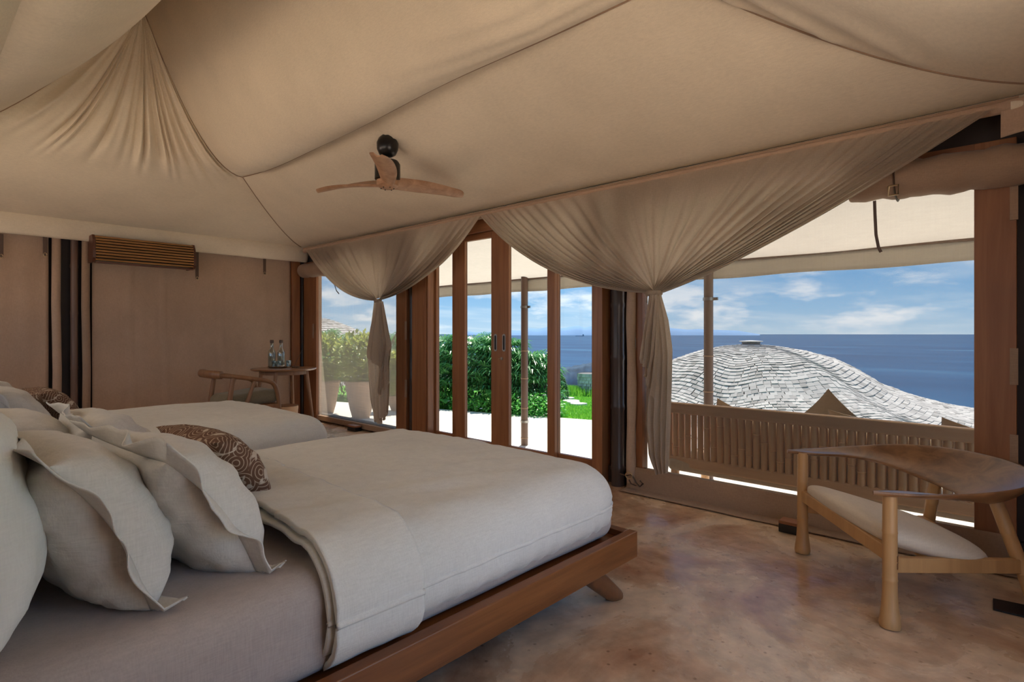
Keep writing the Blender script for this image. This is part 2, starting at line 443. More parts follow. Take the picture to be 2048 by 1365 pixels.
# ------------------------------------------------------------------ mesh helpers
ORG = {}
class MB:
    def __init__(s):
        s.v, s.f = [], []
    def add(s, verts, faces):
        b = len(s.v)
        s.v += [Vector(p) for p in verts]
        s.f += [tuple(i + b for i in f) for f in faces]
        return s
    def bx(s, x0, x1, y0, y1, z0, z1):
        x0, x1 = sorted((x0, x1)); y0, y1 = sorted((y0, y1)); z0, z1 = sorted((z0, z1))
        v = [(x0, y0, z0), (x1, y0, z0), (x1, y1, z0), (x0, y1, z0), (x0, y0, z1), (x1, y0, z1), (x1, y1, z1), (x0, y1, z1)]
        return s.add(v, [(3, 2, 1, 0), (4, 5, 6, 7), (0, 1, 5, 4), (1, 2, 6, 5), (2, 3, 7, 6), (3, 0, 4, 7)])
    def bar(s, a, b, w, h, up=(0, 0, 1)):
        a, b = Vector(a), Vector(b)
        d = (b - a).normalized(); up = Vector(up)
        sd = d.cross(up).normalized(); u = sd.cross(d).normalized()
        v = []
        for p in (a, b):
            for i, j in ((-1, -1), (1, -1), (1, 1), (-1, 1)):
                v.append(p + sd * (i * w / 2) + u * (j * h / 2))
        return s.add(v, [(3, 2, 1, 0), (4, 5, 6, 7), (0, 1, 5, 4), (1, 2, 6, 5), (2, 3, 7, 6), (3, 0, 4, 7)])
    def tube(s, pts, rad, seg=10, cap=True, flat=1.0, up=(0, 0, 1)):
        pts = [Vector(p) for p in pts]
        n = len(pts)
        if not hasattr(rad, '__len__'):
            rad = [rad] * n
        rings = []
        for i, p in enumerate(pts):
            d = (pts[min(i + 1, n - 1)] - pts[max(i - 1, 0)]).normalized()
            u = Vector(up)
            if abs(d.dot(u)) > 0.95:
                u = Vector((1, 0, 0))
            a = d.cross(u).normalized(); c = a.cross(d).normalized()
            rings.append([p + (a * math.cos(t) + c * math.sin(t) * flat) * rad[i] for t in [2 * math.pi * k / seg for k in range(seg)]])
        v = [q for r in rings for q in r]
        f = []
        for i in range(n - 1):
            for k in range(seg):
                k2 = (k + 1) % seg
                f.append((i * seg + k, i * seg + k2, (i + 1) * seg + k2, (i + 1) * seg + k))
        if cap:
            f.append(tuple(reversed(range(seg)))); f.append(tuple((n - 1) * seg + k for k in range(seg)))
        return s.add(v, f)
    def lathe(s, c, prof, seg=24, sx=1.0, sy=1.0):
        c = Vector(c); v = []; f = []; n = len(prof)
        for r, z in prof:
            for k in range(seg):
                t = 2 * math.pi * k / seg
                v.append(c + Vector((r * math.cos(t) * sx, r * math.sin(t) * sy, z)))
        for i in range(n - 1):
            for k in range(seg):
                k2 = (k + 1) % seg
                f.append((i * seg + k, i * seg + k2, (i + 1) * seg + k2, (i + 1) * seg + k))
        if prof[0][0] > 1e-5: f.append(tuple(reversed(range(seg))))
        if prof[-1][0] > 1e-5: f.append(tuple((n - 1) * seg + k for k in range(seg)))
        return s.add(v, f)
    def grid(s, fn, nu, nv, close_u=False):
        v = [fn(i / (nu if close_u else nu - 1), j / (nv - 1)) for j in range(nv) for i in range(nu)]
        f = []
        for j in range(nv - 1):
            for i in range(nu if close_u else nu - 1):
                i2 = (i + 1) % nu
                f.append((j * nu + i, j * nu + i2, (j + 1) * nu + i2, (j + 1) * nu + i))
        return s.add(v, f)
    def prism(s, pts, ext):
        n = len(pts); ext = Vector(ext)
        v = [Vector(p) for p in pts] + [Vector(p) + ext for p in pts]
        f = [tuple(reversed(range(n))), tuple(range(n, 2 * n))] + [(i, (i + 1) % n, n + (i + 1) % n, n + i) for i in range(n)]
        return s.add(v, f)
    def rbox(s, c, size, r, n=10, disp=None, keep=None):
        """rounded box, surface as six grids; disp(p, normal)->p ; keep(face centre)->bool"""
        c = Vector(c); h = Vector(size) / 2
        rr = Vector(r) if hasattr(r, '__len__') else Vector((r, r, r))
        nn = n if hasattr(n, '__len__') else (n, n, n)
        def coord(k, L, rad):
            # cells packed toward the rounded ends
            m = nn[k]
            out = []
            e = 6
            for i in range(e): out.append(-L + rad * (1 - math.cos(math.pi / 2 * i / e)))
            for i in range(m + 1): out.append(-L + rad + (2 * L - 2 * rad) * i / m)
            for i in range(e - 1, -1, -1): out.append(L - rad * (1 - math.cos(math.pi / 2 * i / e)))
            return out
        cs = [coord(k, h[k], rr[k]) for k in range(3)]
        for ax in range(3):
            a, b = [(1, 2), (2, 0), (0, 1)][ax]
            for sg in (-1, 1):
                v = []; A, B = cs[a], cs[b]
                for y in B:
                    for x in A:
                        p = Vector((0, 0, 0)); p[ax] = sg * h[ax]; p[a] = x; p[b] = y
                        core = Vector([max(-h[k] + rr[k], min(h[k] - rr[k], p[k])) for k in range(3)])
                        dv = Vector([(p[k] - core[k]) / max(rr[k], 1e-6) for k in range(3)])
                        nrm = dv.normalized()
                        q = core + Vector([nrm[k] * rr[k] for k in range(3)])
                        w = c + q
                        if disp: w = disp(w, nrm)
                        v.append(w)
                nu, nv = len(A), len(B); f = []
                for j in range(nv - 1):
                    for i in range(nu - 1):
                        q = (j * nu + i, j * nu + i + 1, (j + 1) * nu + i + 1, (j + 1) * nu + i)
                        if sg < 0: q = tuple(reversed(q))
                        if keep:
                            fc = sum((v[t] for t in q), Vector()) / 4
                            if not keep(fc): continue
                        f.append(q)
                s.add(v, f)
        return s
    def build(s, name, mat, parent=None, smooth=True, bevel=0.0, solid=0.0, subsurf=0, weld=False, origin=None, angle=40):
        me = bpy.data.meshes.new(name)
        if parent is not None:
            o = ORG[parent.name]
        elif origin is not None:
            o = Vector(origin)
        else:
            lo = [min(p[k] for p in s.v) for k in range(3)]; hi = [max(p[k] for p in s.v) for k in range(3)]
            o = Vector(((lo[0] + hi[0]) / 2, (lo[1] + hi[1]) / 2, lo[2]))
        me.from_pydata([p - o for p in s.v], [], s.f)
        if weld:
            bm = bmesh.new(); bm.from_mesh(me)
            bmesh.ops.remove_doubles(bm, verts=bm.verts, dist=1e-4)
            lone = [v for v in bm.verts if not v.link_faces]
            bmesh.ops.delete(bm, geom=lone, context='VERTS')
            bm.to_mesh(me); bm.free()
        me.materials.append(M[mat] if isinstance(mat, str) else mat)
        ob = bpy.data.objects.new(name, me)
        COL.objects.link(ob)
        if parent is not None:
            ob.parent = parent
        else:
            ob.location = o
        ORG[ob.name] = o
        if smooth:
            me.shade_smooth()
            if not subsurf and not bevel:
                try:
                    me.set_sharp_from_angle(angle=math.radians(angle))
                except Exception:
                    pass
        if solid:
            m = ob.modifiers.new('solid', 'SOLIDIFY'); m.thickness = solid; m.offset = 0
        if bevel:
            m = ob.modifiers.new('bevel', 'BEVEL'); m.width = bevel; m.segments = 2; m.limit_method = 'ANGLE'; m.harden_normals = True
        if subsurf:
            m = ob.modifiers.new('sub', 'SUBSURF'); m.levels = subsurf; m.render_levels = subsurf
        return ob

def empty(name, loc):
    o = bpy.data.objects.new(name, None)
    o.location = loc; o.empty_display_size = 0.1
    COL.objects.link(o)
    ORG[o.name] = Vector(loc)
    return o
def tag(o, label, cat, group=None):
    o['label'] = label; o['category'] = cat
    if group: o['group'] = group
    return o
def struct(o, label=None):
    o['kind'] = 'structure'
    if label: o['label'] = label
    return o
def thing(name, loc, label, cat, group=None):
    return tag(empty(name, loc), label, cat, group)
def lerp(a, b, t): return a + (b - a) * t
def poly(pts, t):
    """point along a polyline by even parameter"""
    n = len(pts) - 1
    x = min(max(t, 0), 1) * n; i = min(int(x), n - 1); k = x - i
    return tuple(lerp(a, b, k) for a, b in zip(pts[i], pts[i + 1]))
def cat_rom(pts, t):
    n = len(pts) - 1
    x = min(max(t, 0), 1) * n; i = min(int(x), n - 1); k = x - i
    P = [Vector(pts[max(0, min(n, i + q))]) for q in (-1, 0, 1, 2)]
    return 0.5 * ((2 * P[1]) + (P[2] - P[0]) * k + (2 * P[0] - 5 * P[1] + 4 * P[2] - P[3]) * k * k + (3 * P[1] - P[0] - 3 * P[2] + P[3]) * k ** 3)
def nz(p, s=1.0): return noise.noise(Vector(p) * s)
def sstep(a, b, x):
    t = min(1, max(0, (x - a) / (b - a))); return t * t * (3 - 2 * t)

# ------------------------------------------------------------------ the room
XW, YW, YR, XB, EAVE = 3.85, 7.6, -0.30, -1.05, 2.42
def yw(px, X=XW): return on_x(px, HZ, X).y

fl = MB().bx(XB - 0.1, XW + 0.12, YR - 0.1, YW + 0.12, -0.30, 0.0).build('floor', 'floor', smooth=False, origin=(0, 0, 0))
struct(fl)

# canvas wall with the air conditioner (left wall)
wl = struct(MB().bx(XB, XW + 0.06, YW + 0.10, YW + 0.16, 0, EAVE + 0.05).build('wall_left', 'dark_void', smooth=False, origin=(0, 0, 0)))
def canvas_panel(parent, x0, x1, z0, z1, y, seed, fold=0.012):
    n = max(8, int((x1 - x0) * 34))
    def fn(u, v):
        x = lerp(x0, x1, u); z = lerp(z0, z1, v)
        w = fold * nz((x * 2.2 + seed, 0, z * 0.9)) + 0.5 * fold * nz((x * 9 + seed, 3, z * 1.6))
        for cx in (1.75, 2.1, 2.75):           # soft vertical creases
            w -= fold * 0.9 * math.exp(-((x - cx - 0.02 * math.sin(z * 3)) / 0.018) ** 2)
        return Vector((x, y + w, z))
    return MB().grid(fn, n, 40).build('canvas_panel', 'canvas_wall', parent, solid=0.004)
xa = lambda px, Y=YW: on_y(px, HZ, Y).x
canvas_panel(wl, XB, xa(97), 0.0, 2.30, YW, 1.0)
canvas_panel(wl, xa(184), xa(581), 0.0, 2.30, YW, 5.0)
for x0, x1, nm in ((xa(103), xa(122), 0), (xa(163), xa(180), 1)):
    c = (x0 + x1) / 2; r = (x1 - x0) / 2
    MB().tube([(c, YW - 0.01, 0.0), (c + 0.006, YW - 0.012, 0.8), (c - 0.004, YW - 0.008, 1.5), (c, YW - 0.01, 2.3)], r, 10).build('canvas_edge_roll', 'canvas_wall' if nm == 0 else 'canvas_dark', wl)
MB().bx(xa(582), xa(597), YW - 0.05, YW + 0.06, 0, 2.4).build('corner_board', 'wood_z', wl, smooth=False, bevel=0.004)

# valance along the left wall
def val(u, v):
    x = lerp(XB, XW, u); z = lerp(EAVE + 0.02, 2.205, v) + 0.006 * nz((x * 3, 1, 0))
    return Vector((x, YW - 0.09 - 0.03 * math.sin(v * math.pi) + 0.008 * nz((x * 5, v * 2, 2)), z))
tv = struct(MB().grid(val, 120, 10).build('trim_1', 'canvas_ceiling', solid=0.006, origin=(0, 0, 0)))

# back wall (bed heads) and right wall (doorway added beside the camera for daylight)
wbm = MB().bx(XB - 0.06, XB, YR, YW + 0.16, 0, 1.02).bx(XB - 0.06, XB, YR, YW + 0.16, 2.34, EAVE + 0.05)
for a_, b_ in ((YR, 0.9), (3.95, 4.15), (7.2, YW + 0.16)):
    wbm.bx(XB - 0.06, XB, a_, b_, 1.02, 2.34)
wb = struct(wbm.build('wall_back', 'bed_wood_y', smooth=False, origin=(0, 0, 0)))
mb = MB()
mb.bx(XB, 0.7, YR - 0.06, YR, 0, EAVE + 0.05).bx(2.45, XW + 0.06, YR - 0.06, YR, 0, EAVE + 0.05).bx(0.7, 2.45, YR - 0.06, YR, 2.30, EAVE + 0.05)
struct(mb.build('wall_right', 'canvas_wall', smooth=False, origin=(0, 0, 0)))

# window wall: only the solid bits between the openings
wf = MB()
wf.bx(XW + 0.03, XW + 0.10, YR, YW + 0.1, 2.17, EAVE + 0.05)                     # head board
wf.bx(XW + 0.02, XW + 0.10, YR, yw(1213), 0, 0.13).bx(XW + 0.02, XW + 0.10, yw(822), YW + 0.1, 0, 0.10)
for a, b in ((575, 628), (814, 836), (1211, 1262)):
    wf.bx(XW + 0.05, XW + 0.10, yw(a), yw(b), 0, 2.3)  # dark panels in place of the shade behind the gaps
wf.bx(XW + 0.05, XW + 0.10, yw(2030), YR - 0.05, 0, 2.3)
wfo = struct(wf.build('wall_front', 'dark_void', smooth=False, origin=(0, 0, 0)))

# ------------------------------------------------------------------ glazed doors
d1 = struct(empty('door_1', (XW, yw(1000), 0)), 'four tall glazed teak door leaves in a teak frame')
yA0, yA1 = yw(834), yw(866)          # left jamb
yB0, yB1 = yw(1193), yw(1214)        # right jamb
MB().bx(XW - 0.07, XW + 0.09, yA0, yA1, 0, 2.30).build('jamb', 'wood_z', d1, smooth=False, bevel=0.004)
MB().bx(XW - 0.085, XW - 0.07, yA1 + 0.02, yA1 + 0.07, 0, 2.2).build('jamb_stop', 'wood_z', d1, smooth=False, bevel=0.003)
MB().bx(XW - 0.07, XW + 0.09, yB0, yB1, 0, 2.30).build('jamb', 'wood_z', d1, smooth=False, bevel=0.004)
MB().bx(XW - 0.07, XW + 0.09, yA1, yB0, 2.19, 2.36).build('lintel', 'wood_y', d1, smooth=False, bevel=0.004)
MB().bx(XW - 0.07, XW + 0.09, yA1, yB0, 0, 0.05).build('threshold', 'wood_y', d1, smooth=False, bevel=0.004)
leaves = [  # y_left edge, glass left, glass right, y_right edge, x offset
    (yw(866) , yw(869), yw(908, XW + .05), yw(915), 0.045),
    (yw(915), yw(930, XW - .02), yw(983, XW - .02), yw(1000, XW - .02), -0.005),
    (yw(1000, XW - .02), yw(1018, XW - .02), yw(1095, XW - .02), yw(1110, XW - .02), -0.005),
    (yw(1106), yw(1119, XW + .05), yw(1190, XW + .05), yB0 - 0.002, 0.045)]
for i, (l0, g0, g1, l1, dx) in enumerate(leaves):
    x0, x1 = XW - 0.02 + dx, XW + 0.02 + dx
    e = empty('door_leaf', (XW, (l0 + l1) / 2, 0)); e.parent = d1; e.location = Vector((XW, (l0 + l1) / 2, 0)) - ORG[d1.name]
    MB().bx(x0, x1, l0, g0, 0.05, 2.19).build('stile', 'wood_z', e, smooth=False, bevel=0.003)
    MB().bx(x0, x1, g1, l1, 0.05, 2.19).build('stile', 'wood_z', e, smooth=False, bevel=0.003)
    MB().bx(x0, x1, g0, g1, 0.05, 0.15).build('bottom_rail', 'wood_y', e, smooth=False, bevel=0.003)
    MB().bx(x0, x1, g0, g1, 2.13, 2.19).build('top_rail', 'wood_y', e, smooth=False, bevel=0.003)
    xm = (x0 + x1) / 2
    MB().add([(xm, g0, 0.14), (xm, g1, 0.14), (xm, g1, 2.14), (xm, g0, 2.14)], [(0, 1, 2, 3)]).build('pane', 'pane', e, smooth=False)
    if i in (1, 2):
        yc = yw(991 if i == 1 else 1008, x0)
        pts = [(yc + 0.021 * math.cos(t) , 1.115 + (0.062 if math.sin(t) > 0 else -0.062) + 0.021 * math.sin(t)) for t in [2 * math.pi * k / 20 for k in range(20)]]
        h = MB().prism([(x0 + 0.001, y, z) for y, z in pts], (-0.004, 0, 0))
        h.build('handle_plate', 'steel', e, smooth=False)
        pts = [(yc + 0.010 * math.cos(t), 1.115 + (0.058 if math.sin(t) > 0 else -0.058) + 0.010 * math.sin(t)) for t in [2 * math.pi * k / 20 for k in range(20)]]
        MB().prism([(x0 - 0.003, y, z) for y, z in pts], (-0.002, 0, 0)).build('handle_recess', 'black', e, smooth=False)
        if i == 2:
            yk = yw(1004, x0)
            MB().tube([(x0 + 0.002, yk, 0.965), (x0 - 0.012, yk, 0.965)], [0.014, 0.013], 14).build('lock', 'steel', e)
            MB().tube([(x0 - 0.012, yk, 0.965), (x0 - 0.035, yk + 0.012, 0.962)], 0.004, 8).build('key', 'brass', e)

# ------------------------------------------------------------------ screen windows
def screen_window(name, pl, pr, z0, z1, mat, fl, fr, label):
    """pl/pr: pixel edges of the clear mesh ; fl/fr: outer edge pixels of the frame"""
    a, b = yw(pl), yw(pr)
    w = struct(empty(name, (XW, (a + b) / 2, 0)), label)
    MB().bx(XW - 0.035, XW + 0.05, yw(fl), a, 0.02, 2.2).build('frame_stile', 'wood_z', w, smooth=False, bevel=0.004)
    MB().bx(XW - 0.035, XW + 0.05, b, yw(fr), 0.02, 2.2).build('frame_stile', 'wood_z', w, smooth=False, bevel=0.004)
    MB().bx(XW - 0.03, XW + 0.05, a, b, 2.05, 2.2).build('frame_head', 'wood_y', w, smooth=False)
    MB().bx(XW - 0.03, XW + 0.05, a, b, 0.02, z0).build('frame_sill', 'canvas_dark', w, smooth=False, bevel=0.004)
    MB().add([(XW, a, z0), (XW, b, z0), (XW, b, z1), (XW, a, z1)], [(0, 1, 2, 3)]).build('mesh_screen', mat, w, smooth=False)
    return w
w1 = screen_window('window_1', 1289, 1949, 0.160, 2.1, 'screen', 1276, 2034, 'wide window closed with clear woven mesh')
w2 = screen_window('window_2', 637, 797, 0.085, 2.1, 'screen_sunlit', 612, 817, 'narrow window closed with mesh, sun haze put into its colour')
for w, px, pys in ((w1, 2028, ((368, 440), (697, 770), (870, 945))), (w2, 627, ((648, 677),)), (w2, 812, ((643, 680), (760, 795)))):
    for p0, p1 in pys:
        a, b = on_x(px, p0, XW - 0.035), on_x(px, p1, XW - 0.035)
        MB().bx(XW - 0.043, XW - 0.034, a.y - 0.016, a.y + 0.016, b.z, a.z).build('hinge_strap', 'canvas_dark', w, smooth=False)
# canvas apron at the foot of the big window
def apron(u, v):
    y = lerp(yw(1262), yw(2034), u)
    z = lerp(0.175, 0.0, min(1, v / 0.75)); x = XW - 0.05 - 0.025 * v - (0.10 * (v - 0.75) / 0.25 if v > 0.75 else 0)
    return Vector((x + 0.006 * nz((y * 4, v * 3, 0)), y, max(z, 0.004) + (0.006 if v > 0.75 else 0)))
MB().grid(apron, 60, 14).build('canvas_apron', 'canvas_dark', w1, solid=0.004)

# ------------------------------------------------------------------ tent lining (ceiling)
K1 = Vector((XW, YW, EAVE)); K2 = Vector((XW, YR, EAVE)); K3 = Vector((XB, YR, EAVE)); K4 = Vector((XB, YW, EAVE))
N1 = Vector((2.44, 6.19, 2.88)); N2 = Vector((2.40, 1.20, 2.84)); N3 = Vector((0.40, 1.20, 2.84)); N4 = Vector((0.36, 6.19, 2.88))
P1 = Vector((1.40, 5.70, 4.06)); P2 = Vector((1.40, 1.75, 4.06))
def seam(a, b, off=(0, 0, 0), wob=None):
    off = Vector(off)
    def c(t):
        p = a.lerp(b, t) + off * (4 * t * (1 - t))
        if wob: p = p + Vector((0, 0, wob(t)))
        return p
    return c
S_K1N1 = seam(K1, N1, (0.10, 0.10, -0.13)); S_K2N2 = seam(K2, N2, (0.30, -0.10, -0.14))
S_K3N3 = seam(K3, N3, (-0.1, -0.1, -0.13)); S_K4N4 = seam(K4, N4, (-0.10, 0.10, -0.13))
S_N1N2 = seam(N1, N2, (0, 0, -0.02), lambda t: -0.05 * math.sin(t * math.pi * 2.0) * (1 - t) - 0.03 * math.sin(t * math.pi * 5) * t * (1 - t))
S_N4N3 = seam(N4, N3, (0, 0, -0.02))
S_N1P1 = seam(N1, P1, (0.02, 0.0, -0.33)); S_N4P1 = seam(N4, P1, (0, 0, -0.10))
S_N2P2 = seam(N2, P2, (0.02, 0, -0.30)); S_N3P2 = seam(N3, P2, (0, 0, -0.30))
S_P1P2 = seam(P1, P2, (0, 0, -0.18))
S_K1K2 = seam(K1, K2); S_K4K3 = seam(K4, K3); S_K1K4 = seam(K1, K4); S_K2K3 = seam(K2, K3)
def pan(bot, top, left, right, sag, nu, nv, wr=None):
    """Coons patch. bot/top run left->right, left/right run bottom->top"""
    def fn(u, v):
        p = bot(u) * (1 - v) + top(u) * v + left(v) * (1 - u) + right(v) * u \
            - (bot(0) * (1 - u) * (1 - v) + bot(1) * u * (1 - v) + top(0) * (1 - u) * v + top(1) * u * v)
        k = 16 * u * (1 - u) * v * (1 - v)
        p = p + Vector(sag) * k
        if wr: p = p + wr(u, v, p)
        return p
    return MB().grid(fn, nu, nv)
ceil = struct(empty('ceiling', (1.4, 3.7, EAVE)), 'cream canvas tent lining in sagging panels')
def lip(u, v):           # cloth pulled towards the seam
    return 0
# window-side skirt
fan_at = on_x(775, 268, 2.60)
def wrC(u, v, p):
    d = Vector((p.x - fan_at.x, p.y - fan_at.y, 0)); r = d.length
    a = math.atan2(d.y, d.x)
    e = math.exp(-(r / 0.16) ** 2)
    return Vector((0, 0, 0.012 * e * math.sin(a * 6 + 1.0) * min(1, r / 0.05)))
pC = pan(S_K1K2, S_N1N2, S_K1N1, S_K2N2, (0, 0, -0.02), 220, 60, wrC)
pC.build('ceiling_panel', 'canvas_ceiling', ceil)
# window-side upper slope, flattening out above its lower seam
def wrB(u, v, p):
    z = -0.15 * math.sin(math.pi * min(1, v)) ** 1.0 * (1 - v) ** 0.8 * min(1, 8 * u, 8 * (1 - u))
    z += 0.012 * min(1, 60 * u) * math.exp(-(u / 0.05) ** 2) * math.sin(v * 70) * math.exp(-((v - 0.1) / 0.12) ** 2)
    z += 0.024 * min(1, 30 * (1 - u)) * math.exp(-((1 - u) / 0.25) ** 2) * math.sin((v * 9 + u * 7) * 6.0) * v * (1 - v) * 2
    return Vector((0, 0, z))
pan(S_N1N2, S_P1P2, S_N1P1, S_N2P2, (0, 0, -0.05), 160, 60, wrB).build('ceiling_panel', 'canvas_ceiling', ceil)
pan(S_N4N3, S_P1P2, S_N4P1, S_N3P2, (0, 0, -0.12), 80, 40).build('ceiling_panel', 'canvas_ceiling', ceil)
pan(S_K4K3, S_N4N3, S_K4N4, S_K3N3, (0, 0, -0.04), 80, 30).build('ceiling_panel', 'canvas_ceiling', ceil)
# gable ends: one cloth from eave to peak
def gable(Ka, Na, P, Nb, Kb, sA, sAP, sB, sBP, bot, sag, wr):
    def edge(s1, s2):
        return lambda t: s1(t / 0.45) if t < 0.45 else s2((t - 0.45) / 0.55)
    L, R = edge(sA, sAP), edge(sB, sBP)
    def fn(u, v):
        base = L(v).lerp(R(v), u)
        k = min(1, 7 * u, 7 * (1 - u))
        if k > 0:           # no crease inside the cloth, only along its seams
            acc = Vector(); ws = 0
            for q in range(-5, 6):
                vq = v + q * 0.034
                w_ = 6 - abs(q)
                if vq < 0: pq = 2 * L(0).lerp(R(0), u) - L(-vq).lerp(R(-vq), u)
                elif vq > 1: pq = 2 * L(1).lerp(R(1), u) - L(2 - vq).lerp(R(2 - vq), u)
                else: pq = L(vq).lerp(R(vq), u)
                acc += pq * w_; ws += w_
            base = base.lerp(acc / ws, k)
        wdt = (L(v) - R(v)).length
        base = base + Vector(sag) * (4 * u * (1 - u)) * math.sin(math.pi * min(1, v * 1.0)) * min(1, wdt / 3)
        return base + wr(u, v, base)
    return MB().grid(fn, 220, 110)
def wrA(u, v, p):
    # pleats fanning down from the peak, fading out above the eave
    fade = sstep(0.40, 0.62, v) * (1 - 0.5 * sstep(0.85, 1.0, v))
    fade = max(fade, 0)
    ph = u * 13 + 0.9 * math.sin(u * 17) + 0.4 * math.sin(u * 41)
    env = 0.35 + 0.65 * (0.5 + 0.5 * nz((u * 6, 3, 1)))
    w = abs(math.sin(ph * math.pi / 2 * 1.6)) ** 1.5
    lowf = nz((u * 30, v * 3, 7)) * 0.3
    a = 0.085 * (1 - 0.75 * sstep(0.5, 1.0, v))
    off = (w - 0.5 + lowf) * env * fade * a
    off += 0.010 * math.exp(-(min(u, 1 - u) / 0.05) ** 2) * math.sin(v * 160) * sstep(0.02, 0.1, v) * (1 - sstep(0.55, 0.7, v))
    off *= min(1, 60 * u, 60 * (1 - u))
    return Vector((0, -off, -off * 0.5))
gable(K1, N1, P1, N4, K4, S_K1N1, S_N1P1, S_K4N4, S_N4P1, S_K1K4, (0, -0.02, -0.10), wrA).build('ceiling_panel', 'canvas_ceiling', ceil)
def wrE(u, v, p):
    w = wrA(u, v, p)
    s = 0.020 * math.exp(-((u - 0.03) / 0.10) ** 2) * math.sin((v * 75 - u * 40)) * (0.4 + 0.6 * math.exp(-((v - 0.38) / 0.12) ** 2)) * sstep(0.1, 0.3, v) * min(1, 40 * u)
    return Vector((0, -w.y, w.z)) * 0.4 + Vector((0, 0, s))
gable(K2, N2, P2, N3, K3, S_K2N2, S_N2P2, S_K3N3, S_N3P2, S_K2K3, (0, 0.02, -0.10), wrE).build('ceiling_panel', 'canvas_ceiling', ceil)
for s in (S_K1N1, S_N1P1, S_N1N2, S_N4P1, S_K2N2):
    MB().tube([s(t / 50) + Vector((0, 0, -0.002)) for t in range(51)], 0.0055, 6).build('seam_cord', 'canvas_dark', ceil)

# unseen outer fly sheet, added over the lining to stop light leaks
UP = Vector((0, 0, 0.16))
fly = MB()
C_ = [K1, K2, K3, K4]; NN = [N1, N2, N3, N4]
fv = [p + UP + Vector((0.12 if p.x > 1 else -0.12, 0.14 if p.y > 3 else -0.14, 0)) for p in C_] + [p + UP * 1.5 for p in NN] + [P1 + UP * 1.5, P2 + UP * 1.5]
fly.add(fv, [(0, 1, 5, 4), (1, 2, 6, 5), (2, 3, 7, 6), (3, 0, 4, 7), (4, 5, 9, 8), (6, 7, 8, 9), (5, 6, 9), (7, 4, 8)])
struct(fly.build('ceiling_fly', 'canvas_wall', smooth=False, origin=(0, 0, 0)), 'outer fly sheet over the tent lining, added to stop light leaks')

# canvas sleeve / curtain rail under the eave on the window side
ra, rb = on_x(609, 499, XW - 0.15), on_x(2038, 200, XW - 0.15)
zr = 0.5 * (ra.z + rb.z)
rod = thing('curtain_rail', (XW - 0.15, (ra.y + rb.y) / 2, zr - 0.03), 'long canvas-sleeved curtain rail running under the eave above the doors', 'curtain rail')
def railp(t): 
    p = ra.lerp(rb, t); return Vector((XW - 0.15, p.y, p.z - 0.012 * math.sin(math.pi * t)))
MB().tube([railp(t / 40) + Vector((0, 0, -0.022 + 0.002 * nz((t, 0, 0)))) for t in range(41)], 0.027, 12, flat=1.15).build('sleeve', 'canvas_wall', rod)
slv = bpy.data.objects['sleeve']
MB().tube([railp(t / 40) + Vector((-0.012, 0, 0.010)) for t in range(41)], 0.009, 8).build('piping', 'canvas_dark', slv)
e0 = railp(1.0) + Vector((0, 0, -0.022)); 
MB().tube([e0 + Vector((0, 0.03, 0)), e0 + Vector((0, -0.01, 0)), e0 + Vector((0, -0.035, 0)), e0 + Vector((0, -0.05, 0))], [0.03, 0.032, 0.026, 0.01], 14).build('end_cap', 'canvas_ceiling', slv)
# closing strip of lining above the rail
def strip(u, v):
    y = lerp(YW, YR, u); return Vector((lerp(XW - 0.14, XW + 0.06, v), y, lerp(zr - 0.0, EAVE + 0.02, v)))
struct(MB().grid(strip, 60, 4).build('trim_2', 'canvas_ceiling', origin=(0, 0, 0)))
fa, fb = on_x(2001, 213, XW - 0.2), on_x(2001, 273, XW - 0.2)
def flap(u, v):
    y = lerp(fa.y, YR + 0.02, u); z = lerp(fa.z + 0.03, fb.z + 0.05 * u, v)
    return Vector((XW - 0.17 + 0.015 * nz((u * 3, v * 2, 4)) - 0.03 * u, y, z))
struct(MB().grid(flap, 14, 10).build('trim_3', 'canvas_wall', solid=0.004, origin=(0, 0, 0)))

# ------------------------------------------------------------------ posts, rolled blinds, straps
def bamboo(mb, p0, p1, r, nodes, seg=16, flare=1.08):
    p0, p1 = Vector(p0), Vector(p1)
    ts = [0]; rs = [r]
    for k in nodes:
        ts += [k - 0.012, k - 0.004, k + 0.004, k + 0.012]; rs += [r, r * flare, r * flare, r]
    ts.append(1); rs.append(r)
    mb.tube([p0.lerp(p1, t) for t in ts], rs, seg)
    return mb
pb = on_z(1237, 972, 0)
post = MB(); bamboo(post, (XW - 0.03, yw(1236, XW - .03), 0), (XW - 0.03, yw(1236, XW - .03), 2.3), 0.052, (0.06, 0.27, 0.44, 0.62, 0.8))
tag(post.build('bamboo_post', 'dark_bamboo'), 'dark bamboo post standing between the glazed doors and the wide mesh window', 'post')
post = MB(); bamboo(post, (XW - 0.0, yw(826, XW), 0), (XW - 0.0, yw(826, XW), 2.3), 0.04, (0.1, 0.3, 0.5, 0.7))
tag(post.build('bamboo_post', 'dark_bamboo'), 'dark bamboo post standing between the narrow hazy window and the doors', 'post')
post = MB(); bamboo(post, (XW - 0.02, yw(604, XW - .02), 0), (XW - 0.02, yw(604, XW - .02), 2.3), 0.05, (0.1, 0.3, 0.5, 0.7))
tag(post.build('bamboo_post', 'dark_bamboo'), 'dark bamboo post in the room corner beside the round table', 'post')
xp = xa(149)
post = MB(); bamboo(post, (xp, YW + 0.02, 0), (xp, YW + 0.02, 2.3), 0.034, (0.12, 0.36, 0.62, 0.84))
tag(post.build('bamboo_post', 'pole_bamboo'), 'slim bamboo post in the dark slot of the canvas wall, left of the air conditioner', 'post')

